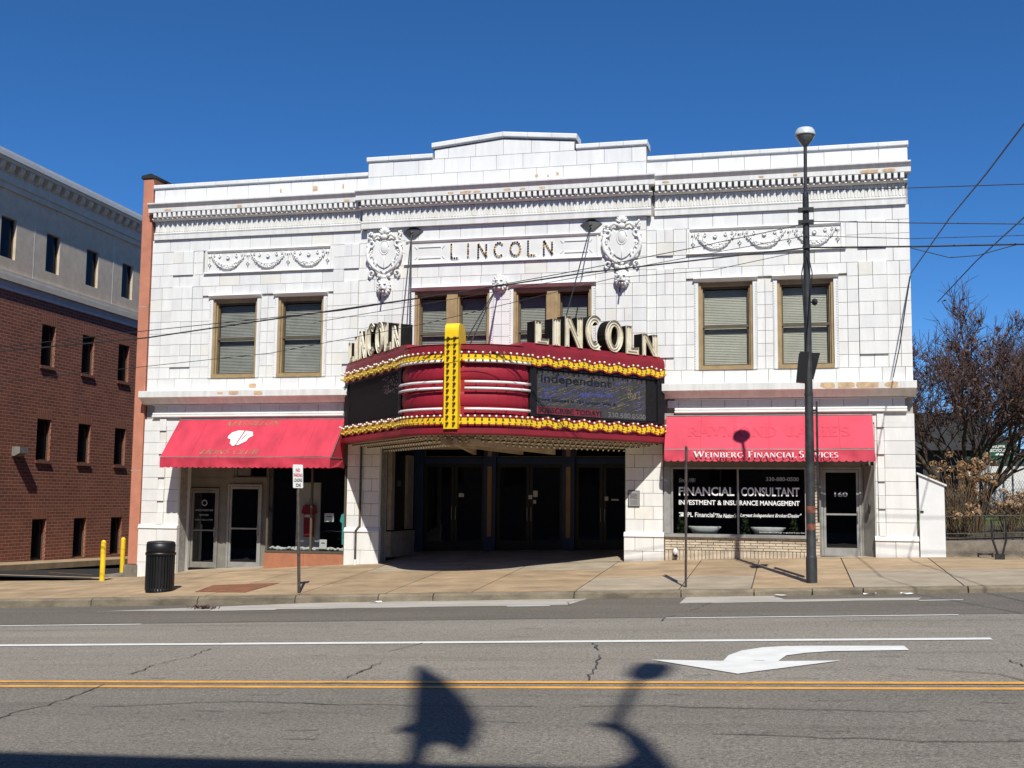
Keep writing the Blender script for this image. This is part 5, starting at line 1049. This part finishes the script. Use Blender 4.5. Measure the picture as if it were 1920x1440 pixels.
b = MB(); q = [wp(-14, .02, 0), wp(9, .02, 0), wp(9, 1.5, 0), wp(-14, 1.5, 0)]; b.add([(x, y, zlot(x, y)+.10) for x, y, _ in q]+[(x, y, zlot(x, y)-.1) for x, y, _ in q], [(0, 1, 2, 3), (2, 3, 7, 6), (0, 3, 7, 4)]); tag(b.build('wall_walkway', 'concrete'), kind='structure')
for x, y, a in ((-20.0, 2.2, .9), (-20.0, 6.4, .9)):
    b = MB(); b.add([(x+dx, y+dy, zlot(x, y+dy)-.004) for dx, dy in ((0, 0), (.12, 0), (-2.2, 1.2), (-2.35, 1.2))], [(0, 1, 2, 3)]); b.build('stall_line', 'ypaint', bpy.data.objects['parking_lot'])

# ------------------------------------------------------------------ street furniture
for x, y, lb in ((-17.40, -1.25, 'yellow steel bollard at the pavement edge of the driveway'), (-18.15, .85, 'yellow steel bollard set back against the salmon party wall')):
    t = thing('bollard', lb, 'bollard', (x, y, zs(x, min(y, 0))), 'bollards by the driveway'); z = zs(x, min(y, 0)); b = MB(); b.lathe([(.066, -.1), (.066, .97), (.06, 1.01), (.035, 1.04), (0, 1.05)], (x, y, z), 16); b.build('post', 'byellow', t, True)
    b = MB(); b.lathe([(.071, .72), (.071, .75)], (x, y, z), 16); b.build('band', 'byellow', t)
x, y = -13.62, -4.85; z = zs(x, y)-.02; t = thing('litter_bin', 'black slatted steel litter bin on the pavement near the kerb', 'litter bin', (x, y, z))
for pr in ([(.30, .02), (.30, .10), (.285, .10)], [(.31, .82), (.33, .82), (.33, .88), (.31, .88)], [(.30, .88), (.315, .9), (.315, 1.06), (.29, 1.08)]): b = MB(); b.lathe(pr, (x, y, z), 28); b.build('rim_band', 'black', t, True)
for i in range(30): a = 2*math.pi*i/30; b = MB(); c, s_ = math.cos(a), math.sin(a); b.prism([(x+.295*c-.022*s_, y+.295*s_+.022*c, z+.06), (x+.295*c+.022*s_, y+.295*s_-.022*c, z+.06), (x+.312*c+.022*s_, y+.312*s_-.022*c, z+.06), (x+.312*c-.022*s_, y+.312*s_+.022*c, z+.06)], (0, 0, .80)); b.build('slat', 'black', t)
b = MB(); b.lathe([(0, .05), (.28, .05), (.28, .86), (0, .86)], (x, y, z), 24); b.build('liner', 'black', t); b = MB(); b.lathe([(.30, 1.07), (.315, 1.09), (.27, 1.12), (.10, 1.135), (.0, 1.135)], (x, y, z), 28); b.build('lid', 'iron', t, True)
# no-parking sign, leaning
x, y = -9.97, -5.56; z = zs(x, y); t = thing('parking_sign', 'leaning rusty post with white NO PARKING LOADING ZONE sign', 'sign', (x, y, z))
top = Vector((x-.10, y-.02, z+2.62)); b = MB(); b.tube([(x, y, z-.1), tuple(top)], .033, 6); b.build('post', 'steel', t)
U = Vector((.50, .60, 0)).normalized(); Nn = Vector((U.y, -U.x, 0)); c = Vector((x-.105, y-.03, z+2.42))+Nn*.035; V = Vector((-.04, 0, 1)).normalized(); w_, h_ = .115, .245
b = MB(); b.prism([tuple(c+U*p[0]*w_+V*p[1]*h_) for p in ((-1, -.93), (-.9, -1), (.9, -1), (1, -.93), (1, .93), (.9, 1), (-.9, 1), (-1, .93))], tuple(-Nn*.004)); sg = b.build('sign_plate', 'signw', t)
for k, (tx, wd) in enumerate((('NO', .10), ('PARKING', .20), ('LOADING', .19), ('ZONE', .12))): place_text(text_mb(tx, .03), 'sign_lettering', 'signr' if k < 2 else 'black', c+Nn*.003+V*(.11-.105*k-.02), U, V, wd, .075, sg, True)
# edge-on sign post on the right
x, y = -2.0, -5.46; z = zs(x, y); t = thing('sign_post', 'slim green-black post with edge-on sign before the financial office', 'sign post', (x, y, z)); b = MB(); b.tube([(x, y, z-.1), (x+.02, y, z+2.72)], .026, 6); b.build('post', 'steel', t); b = MB(); vd = Vector((x, y+28, 0)).normalized(); b.prism([(x+.035, y, z+1.1), (x+.035+vd.x*.3, y+vd.y*.3, z+1.1), (x+.05+vd.x*.3, y+vd.y*.3, z+2.7), (x+.05, y, z+2.7)], (.006, 0, 0)); b.build('sign_plate', 'iron', t)
# lamp post
x, y = .36, -5.0; z = zs(x, y); LP = thing('street_lamp', 'tall black steel lamp post with globe luminaire and cables before the awning', 'street lamp', (x, y, z))
b = MB(); b.lathe([(.105, -.1), (.105, .48), (.098, .50), (.092, .52), (.084, 2.6), (.078, 3.62), (.075, 3.64), (.07, 5.2), (.06, 7.62), (.064, 7.64), (.0, 7.64)], (x, y, z), 18); b.build('pole', 'pole', LP, True)
b = MB(); b.tube([(x, y, z+7.6), (x+.01, y, z+8.62)], .036, 10); b.build('mast', 'pole', LP)
lz = z+8.58; b = MB(); b.lathe([(.035, 0), (.06, .03), (.13, .12), (.18, .20), (.19, .235)], (x+.01, y, lz), 22); b.build('refractor', 'lamplens', LP, True); b = MB(); b.lathe([(.195, .225), (.205, .235), (.20, .26), (.185, .33), (.15, .375), (.08, .395), (0, .40)], (x+.01, y, lz), 22); b.build('luminaire_dome', 'lampwhite', LP, True)
for hz in (7.05, 7.30): b = MB(); b.box(x-.15, x+.15, y-.10, y-.06, z+hz-.03, z+hz+.03); b.box(x-.15, x+.15, y+.06, y+.1, z+hz-.03, z+hz+.03); b.build('cross_bracket', 'iron', LP)
for hz in (2.63, 3.63, 6.55): b = MB(); b.lathe([(.06, -.03), (.094-.003*hz, -.03), (.094-.003*hz, .03), (.06, .03)], (x, y, z+hz), 18); b.build('collar', 'pole', LP)
for hz, hh in ((1.92, .13), (1.60, .12)): b = MB(); b.lathe([(.0885, 0), (.0905, .01), (.0905, hh), (.0885, hh+.01)], (x, y, z+hz-.6), 18); b.build('rust_patch', 'rust', LP)
b = MB(); b.prism([(x-.24, y-.16, z+3.86), (x-.05, y-.16, z+3.84), (x+.02, y-.16, z+4.44), (x-.15, y-.16, z+4.45), (x-.18, y-.16, z+4.4)], (0, .16, 0)); b.prism([(x+.06, y+.12, z+3.95), (x+.10, y+.12, z+3.95), (x+.23, y+.12, z+4.45), (x+.05, y+.12, z+4.47)], (0, .14, 0)); b.build('signal_box', 'black', LP)
for s_ in (-1, 1): b = MB(); b.tube([(x+s_*.02, y-.12, z+6.4), (x+s_*.1, y-.14, z+6.0), (x-.04, y-.12, z+4.5)], .011, 5); b.build('riser_cable', 'iron', LP)
b = MB(); b.ball((x+.14, y, z+5.45), .06, 8, 6, 0, (1, 1, 1.2)); b.tube([(x+.05, y, z+5.45), (x+.14, y, z+5.45)], .02, 6); b.build('camera_knob', 'black', LP)
b = MB(); b.box(x+.13, x+.165, y+.02, y+.36, z+1.15, z+3.5); b.build('edge_on_sign', 'iron', LP); b = MB(); 
for hz in (1.4, 2.5, 3.3): b.box(x+.05, x+.14, y+.0, y+.06, z+hz, z+hz+.03)
b.build('sign_bracket', 'iron', LP)
# litter
random.seed(61); x0, y0 = -11.35, -7.0; b = MB()
for i in range(60):
    c = Vector((x0+random.gauss(0, .12), y0+random.gauss(0, .06), zr(x0)+.02+abs(random.gauss(0, .02)))); a = Vector([random.uniform(-1, 1) for _ in range(3)])*.05; e = Vector([random.uniform(-1, 1) for _ in range(3)])*.03; b.add([tuple(c-a), tuple(c+e), tuple(c+a), tuple(c-e)], [(0, 1, 2, 3)])
tag(b.build('leaf_clump', 'deadleaf'), 'small clump of dead leaves lying in the gutter before the litter bin', 'leaves', kind='stuff')
random.seed(62)
for x0, y0, lb in ((-8.05, -6.15, 'scrap of white paper at the kerb foot before the theatre entrance'), (1.35, -6.1, 'scrap of white paper at the kerb foot past the lamp post'), (2.0, -6.15, 'torn white paper scrap at the end of the light gutter strip'), (-.2, -6.2, 'bluish crumpled wrapper at the kerb foot before the financial office')):
    b = MB(); z0 = zr(x0)+.02; b.add([(x0+random.uniform(-.02, .02)+dx, y0+random.uniform(-.02, .02)+dy, z0+random.uniform(0, .035)) for dy in (-.05, 0, .05) for dx in (-.11, -.03, .04, .11)], [(j*4+i, j*4+i+1, j*4+i+5, j*4+i+4) for j in range(2) for i in range(3)]); tag(b.build('litter_scrap', 'paper' if 'blu' not in lb else 'cool'), lb, 'litter')
p = Vector(wp(-1.9, .9, 0)); b = MB(); b.ball((p.x, p.y, zlot(p.x, p.y)+.22), .2, 10, 6, 0, (1.9, 1, .55)); tag(b.build('white_bag', 'paper'), 'rounded white bag lying at the foot of the brick wall', 'bag')
# bike rack
x, y = 4.45, -.62; z = zs(x, y); t = thing('bike_rack', 'black steel loop bike rack before the concrete garden wall', 'bike rack', (x, y, z)); b = MB(); b.tube([(x-.02, y, z+.05), (x-.14, y, z+.45), (x-.15, y, z+.86), (x+.15, y, z+.86), (x+.15, y, z+.45), (x+.05, y, z+.05)], .024, 8); b.build('loop', 'iron', t); b = MB(); b.box(x-.09, x+.10, y-.06, y+.06, z-.02, z+.12); b.build('foot', 'iron', t)

# ------------------------------------------------------------------ right-hand garden
b = MB(); b.prism([(2.86, -.02, .3), (3.41, -.02, .3), (3.41, -.02, 2.13), (2.86, -.02, 2.37)], (0, .06, 0)); t = thing('white_hatch', 'white sheet-metal lean-to hatch between theatre corner and garden wall', 'hatch', (3.1, 0, .5)); b.build('panel', 'panelw', t); b = MB(); b.prism([(2.82, -.06, 2.40), (3.46, -.06, 2.12), (3.46, -.06, 2.16), (2.82, -.06, 2.44)], (0, .5, 0)); b.box(3.36, 3.405, .045, .45, .5, 2.13); b.build('roof_edge', 'panelw', t); b = MB(); b.box(2.88, 2.95, -.04, -.02, 1.52, 1.56); b.build('latch', 'iron', t)
b = MB(); xs = rng(2.86, 16, .8)
for a, c in zip(xs, xs[1:]): b.prism([(a, .0, zb(a)-.2), (c, .0, zb(c)-.2), (c, .0, .86+.03*(c-3)), (a, .0, .86+.03*(a-3))], (0, .35, 0))
tag(b.build('garden_wall', 'oldwall'), 'low weathered concrete retaining wall beside the theatre', 'wall')
t = thing('garden_fence', 'low thin black iron railing on the garden edge behind the concrete wall', 'fence', (6, .6, .9))
b = MB(); b.tube([(3.3, .6, 1.42), (12, .6, 1.68)], .012, 5); b.tube([(3.3, .6, 1.02), (12, .6, 1.28)], .012, 5); b.build('rail', 'iron', t)
for i in range(40): xx = 3.35+i*.2; b = MB(); b.tube([(xx, .6, .8+.03*(xx-3)), (xx, .6, 1.46+.03*(xx-3))], .007, 4); b.build('picket', 'iron', t)
# bare tree
def tree(x, y, zg, h, label, seed, spread=1., leaves=260):
    random.seed(seed); t = thing('bare_tree', label, 'tree', (x, y, zg)); tr = MB(); tw = MB(); lf = MB()
    def grow(p, d, L_, r, lvl):
        n = 4; pts = [p]; q = p; dd = d
        for i in range(n):
            dd = (dd+Vector((random.uniform(-1, 1), random.uniform(-1, 1), random.uniform(-.5, .9)))*(.10+.03*lvl)).normalized(); q = q+dd*L_/n; pts.append(q)
        rs = [r*(1-.45*i/n) for i in range(n+1)]
        (tr if lvl < 2 else tw).tube([tuple(v) for v in pts], rs, 7 if lvl < 2 else (4 if lvl < 4 else 3), 0, False)
        if lvl >= 5:
            return
        k = (5 if lvl == 0 else 4 if lvl < 3 else 5)
        for i in range(k):
            f = 1. if i == 0 else random.uniform(.35, 1.); j = min(n-1, int(f*n)); b0 = pts[j]+(pts[j+1]-pts[j])*(f*n-j if f < 1 else 1)
            a = random.uniform(0, 6.283); s_ = random.uniform(.3, .75)*spread; side_ = dd.orthogonal().normalized(); side_ = side_*math.cos(a)+dd.cross(side_)*math.sin(a)
            nd = (dd*(1-.25*s_)+side_*s_+Vector((0, 0, .12))).normalized(); grow(b0, nd, L_*random.uniform(.55, .8), max(.0085, r*random.uniform(.45, .6)), lvl+1)
    for i in range(5):
        a = i*1.256+random.random(); grow(Vector((x+.15*math.cos(a), y+.15*math.sin(a), zg-.1)), Vector((.55*math.cos(a)*spread, .55*math.sin(a)*spread, 1)).normalized(), h*.36, .10, 0)
    vs = tw.v
    for i in range(leaves*8):
        c = Vector(random.choice(vs))
        if noise.noise(c*.55) < -.05: continue
        c += Vector([random.uniform(-.08, .08) for _ in range(3)]); a = Vector([random.uniform(-1, 1) for _ in range(3)]).normalized()*.075; e = Vector([random.uniform(-1, 1) for _ in range(3)]).normalized()*.05; lf.add([tuple(c-a), tuple(c+e), tuple(c+a), tuple(c-e)], [(0, 1, 2, 3)])
    tr.build('trunk', 'bark', t, True); tw.build('crown', 'twig', t); tag(lf.build('dead_leaves', 'deadleaf', t), kind='stuff'); return t
tree(5.2, 9.0, zgar(6, 9), 7.4, 'large bare tree with brown withered leaves rising beside the theatre', 3, 1.2, 900)
tree(10.5, 15, zgar(10, 12), 6.2, 'smaller bare tree leaning in beyond the recycling bin', 9, 1.1, 300)
# dried hydrangeas
def hydrangea(x, y, h, n, label, seed, pale):
    random.seed(seed); zg = zgar(x, y); t = thing('dried_shrub', label, 'shrub', (x, y, zg), 'dried flowering shrubs behind the garden wall'); st = MB(); bl = MB()
    for i in range(n):
        a = random.uniform(0, 6.283); r = random.random()**.5*.55; hh = h*random.uniform(.55, 1.); p0 = Vector((x+.25*r*math.cos(a), y+.25*r*math.sin(a), zg)); p1 = Vector((x+r*1.15*math.cos(a), y+r*math.sin(a), zg+hh)); pm = (p0+p1)/2+Vector((random.uniform(-.08, .08), random.uniform(-.08, .08), .1))
        st.tube([tuple(p0), tuple(pm), tuple(p1)], [.011, .009, .006], 4, 0, False)
        for k in range(2): e = pm+Vector((random.uniform(-.3, .3), random.uniform(-.3, .3), random.uniform(.1, .4))); st.tube([tuple(pm), tuple(e)], [.006, .003], 3, 0, False)
        if random.random() < .62:
            for k in range(46):
                v = Vector([random.gauss(0, 1) for _ in range(3)]).normalized(); c = p1+Vector((v.x*.10, v.y*.10, v.z*.075)); e1 = v.orthogonal().normalized()*.026; e2 = v.cross(e1).normalized()*.026; s_ = v*random.uniform(-.012, .012); bl.add([tuple(c-e1-s_), tuple(c-e2), tuple(c+e1+s_), tuple(c+e2)], [(0, 1, 2, 3)], 1 if random.random() < pale else 0)
    st.build('stems', 'drystem', t); tag(bl.build('flower_heads', ['drybloom', 'drybloom2'], t), kind='stuff')
for i, (x, y, h, n, pale, lb) in enumerate(((3.75, 1.3, 1.75, 34, .1, 'tall dried shrub with tan flower heads beside the white hatch'), (4.3, 1.7, 1.95, 38, .25, 'tallest dried shrub with clustered tan flower heads in the bed'), (5.0, 1.5, .95, 30, .4, 'dried shrub with sparse pale heads before the recycling bin'), (5.6, 1.9, 1.05, 24, .6, 'dried shrub with pale pinkish heads further along the iron railing'), (3.9, .95, .8, 20, .3, 'short dried shrub low behind the concrete wall'))): hydrangea(x, y, h, n, lb, 20+i, pale)
random.seed(44); b = MB()
for i in range(2600):
    x, y = random.uniform(3, 10), random.uniform(.5, 9); z = zgar(x, y)+.02; a = random.uniform(0, 6.28); h = random.uniform(.05, .16); b.add([(x-.01*math.cos(a), y-.01*math.sin(a), z), (x+.01*math.cos(a), y+.01*math.sin(a), z), (x+random.uniform(-.05, .05), y+random.uniform(-.05, .05), z+h)], [(0, 1, 2)])
tag(b.build('grass_blades', 'grass'), 'rough winter grass behind the dried shrubs', 'grass', kind='stuff')
# dumpster with recycling sign, fence panels, far shed
t = thing('recycling_bin', 'white recycling container with green PAPER RECYCLING board behind wire fence', 'recycling bin', (7.2, 14.4, zgar(7, 12)))
b = MB(); b.box(5.86, 10.5, 14.2, 15.8, 1.2, 3.22); b.build('container', 'panelw', t); b = MB(); b.prism([(6.45, 14.15, 3.38), (7.55, 14.15, 3.38), (7.5, 14.15, 3.83), (6.5, 14.15, 3.83)], (0, .05, 0)); sb = b.build('sign_board', 'green', t)
for k, tx in enumerate(('PAPER', 'RECYCLING')): place_text(text_mb(tx, .03), 'sign_lettering', 'whitetxt', (6.95, 14.14, 3.65-.13*k), (1, 0, 0), (0, 0, 1), .42 if k == 0 else .72, .10, sb, True)
b = MB(); b.add([(6.95+.14*math.cos(R(a)), 14.14, 3.41+.09*abs(math.sin(R(a)))*(1 if i % 2 else .5)) for i, a in enumerate(range(0, 181, 15))], [tuple(range(13))]); b.build('sign_emblem', 'whitetxt', sb); b = MB(); b.box(5.86, 10.5, 14.05, 15.9, 3.22, 3.36); b.build('lid', 'green', t)
t = thing('wire_fence', 'chain-link fence on steel posts before the recycling container', 'fence', (7.5, 13.6, zgar(7, 12)))
for i in range(8): xx = 5.75+i*.75; b = MB(); b.tube([(xx, 13.6, 1.2), (xx, 13.6, 3.35)], .035, 6); b.build('post', 'alud', t)
b = MB()
for i in range(70): xx = 5.4+i*.085; b.tube([(xx, 13.6, 1.3), (xx+1.0, 13.6, 3.3)], .004, 3, 0, False); b.tube([(xx+1.0, 13.6, 1.3), (xx, 13.6, 3.3)], .004, 3, 0, False)
tag(b.build('wire_mesh', 'alu', t), kind='stuff')
t = thing('dark_house', 'dark low house with grey roof behind the bare tree', 'house', (5, 27, 1.2)); b = MB(); b.box(2, 9, 24, 32, .5, 4.0); b.build('wall', 'shed', t); b = MB(); b.prism([(1.6, 23.5, 4.0), (9.4, 23.5, 4.0), (7.6, 23.5, 5.6), (3.0, 23.5, 5.6)], (0, 9, 0)); b.build('roof', 'shed', t)
for xx in (4.8, 6.2): b = MB(); b.box(xx, xx+.7, 23.96, 23.995, 2.4, 3.3); b.build('window', 'darkglass', t)
random.seed(90)
b = MB()
for i in range(14000):
    x = random.uniform(4, 40); y = 42+random.uniform(-3, 3); z = zgar(x, y)-.2+min(2.6, abs(random.gauss(0, 1))*(1.0+.4*math.sin(x*.8))); a = Vector([random.uniform(-1, 1) for _ in range(3)])*.22; e = Vector([random.uniform(-1, 1) for _ in range(3)])*.12; b.add([(x-a.x, y-a.y, z-a.z), (x+e.x, y+e.y, z+e.z), (x+a.x, y+a.y, z+a.z)], [(0, 1, 2)])
tag(b.build('distant_brush', 'deadleaf'), 'distant brown winter brush beyond the lawn', 'brush', kind='stuff')

# ------------------------------------------------------------------ overhead cables
def cable(pts, r, label, sag=0., nm='overhead_cable'):
    P = [Vector(p) for p in pts]; out = []
    for a, c in zip(P, P[1:]):
        for i in range(12): t = i/12; q = a+(c-a)*t; q.z -= sag*4*t*(1-t); out.append(tuple(q))
    out.append(tuple(P[-1])); b = MB(); b.tube(out, r, 5); tag(b.build(nm, 'iron'), label, 'cable', 'overhead cables along the street')
px, py_ = .36, -5.08
cable([(px, py_, 6.71), (-4.04, -5.1, 6.37), (-7.97, -5.1, 5.92), (-11.43, -5.1, 5.55), (-14.04, -5.1, 5.26), (-18.0, -5.1, 5.02), (-30, -5.1, 4.6)], .016, 'thickest black cable running left from the lamp post past the theatre windows')
cable([(px, py_, 7.19), (-1.96, -5.1, 6.78), (-4.49, -5.1, 6.38), (-6.78, -5.1, 6.05), (-9.42, -5.1, 5.74), (-14.05, -5.1, 5.42), (-18, -5.1, 5.12), (-30, -5.1, 4.5)], .009, 'thin cable running left from the upper bracket of the lamp post')
cable([(px, py_, 6.95), (-3.2, -5.1, 6.42), (-6.6, -5.1, 5.95), (-10, -5.1, 5.5)], .007, 'very thin wire sagging left just under the upper cable')
cable([(px, py_, 6.66), (-1.5, -5.1, 6.32), (-3.4, -5.1, 6.25), (-7.5, -5.1, 5.4), (-11.0, -5.1, 4.85), (-18, -5.1, 4.3), (-30, -5.1, 3.6)], .007, 'thin pale wire drooping lowest across the marquee', 0.)
cable([(px, py_, 6.71), (2.43, -5.1, 6.64), (4.5, -5.1, 6.60), (16, -5.1, 6.9)], .018, 'thick black cable leaving the lamp post to the right')
cable([(px, py_, 7.24), (2.3, -5.1, 7.11), (4.5, -5.1, 6.98), (16, -5.1, 7.2)], .010, 'thin cable leaving the upper bracket of the lamp post to the right'); cable([(px, py_, 7.86), (2.3, -5.1, 7.80), (4.4, -5.1, 7.76), (16, -5.1, 8.0)], .010, 'topmost thin cable leaving the lamp post to the right'); cable([(px, py_, 6.95), (2.3, -5.1, 6.80), (4.5, -5.1, 6.77), (16, -5.1, 7.0)], .007, 'very thin wire between the two right-hand cables')
cable([(2.3, -5.1, 6.62), (3.0, -5.1, 6.40), (3.5, -5.1, 6.42), (4.2, -5.1, 6.6)], .009, 'slack loop hanging below the thick right-hand cable')
cable([(2.8, -.06, 7.1), (3.16, -4.00, 7.42), (3.40, -7.00, 7.48), (3.58, -10.00, 7.54), (8, -26, 10.)], .014, 'service cable sloping up from the theatre corner across the street', 0.)
cable([(4.47, 9.00, 7.92), (4.55, 2.00, 7.74), (4.27, -6.00, 6.99), (7.5, -26, 8.2)], .014, 'service cable sloping up from the bare tree across the street', 0.)
cable([(2.8, -.06, 7.1), (2.68, -.06, 6.4), (2.52, -.06, 5.4), (2.35, -.06, 4.65)], .010, 'wire running down the tile wall at the theatre corner')

# ------------------------------------------------------------------ what stands behind the viewpoint and throws shade on the road
BH = thing('opposite_hall', 'tall brown brick hall across the street whose roof shades the road', 'building', (0, -36, 0))
b = MB(); b.box(-60, 40, -48, -31.02, -4, 13.1); b.build('wall', 'behind', BH); b = MB(); b.box(-60.2, 40.2, -31.6, -31, 13.1, 13.38); b.build('coping', 'stuccotrim', BH)
for i in range(24):
    for k in range(3): xx = -56+i*4; b = MB(); b.box(xx, xx+1.4, -31.02, -30.98, 2.6+k*3.6, 4.8+k*3.6); b.build('window', 'darkglass', BH)
fl = [(1.06, 19.92), (1.34, 18.5), (1.51, 16.94), (1.58, 15.59), (1.5, 14.61), (1.39, 14.07), (1.3, 14.46), (1.2, 14.63), (1.12, 14.2), (1.09, 13.3), (.95, 13.3), (.99, 14.3), (1.06, 14.87), (.85, 15.13), (1.06, 15.85), (1.05, 17.93)]  # made-up outline, shaped to cast the spade shadow on the road
t = thing('shadow_cutout', 'spade-shaped banner on the opposite roof added out of view to shadow the road', 'cutout', (1.05, -31.3, 13.38)); b = MB(); b.prism([(x, -31.25, z) for x, z in fl], (0, -.05, 0)); b.build('cutout_plate', 'behind', t); b = MB(); b.tube([(1.03, -31.3, 13.3), (1.05, -31.3, 19.9)], .05, 8); b.build('cutout_pole', 'iron', t)
t = thing('rooftop_lamp', 'leaning lamp mast on the opposite roof seen as a shadow on the road', 'lamp', (2.7, -31.3, 13.38)); b = MB(); b.tube([(2.66, -31.3, 13.3), (2.74, -31.3, 15.9), (3.42, -31.3, 19.0)], [.09, .06, .045], 8); b.build('mast', 'iron', t)
b = MB(); b.prism([(x, -31.2, z) for x, z in ((3.30, 19.1), (3.36, 18.85), (3.52, 18.75), (3.72, 19.1), (3.86, 19.6), (3.90, 19.95), (3.70, 20.2), (3.52, 20.0), (3.38, 19.55))], (0, -.2, 0)); b.build('lamp_head', 'iron', t)
b = MB(); b.prism([(x, -31.25, z) for x, z in ((2.2, 13.6), (2.45, 13.85), (2.68, 14.5), (2.72, 15.1), (2.52, 15.75), (2.76, 15.6), (2.84, 14.9), (2.80, 13.3))], (0, -.1, 0)); b.build('mast_bracket', 'iron', t)
print('objects', len(bpy.data.objects))
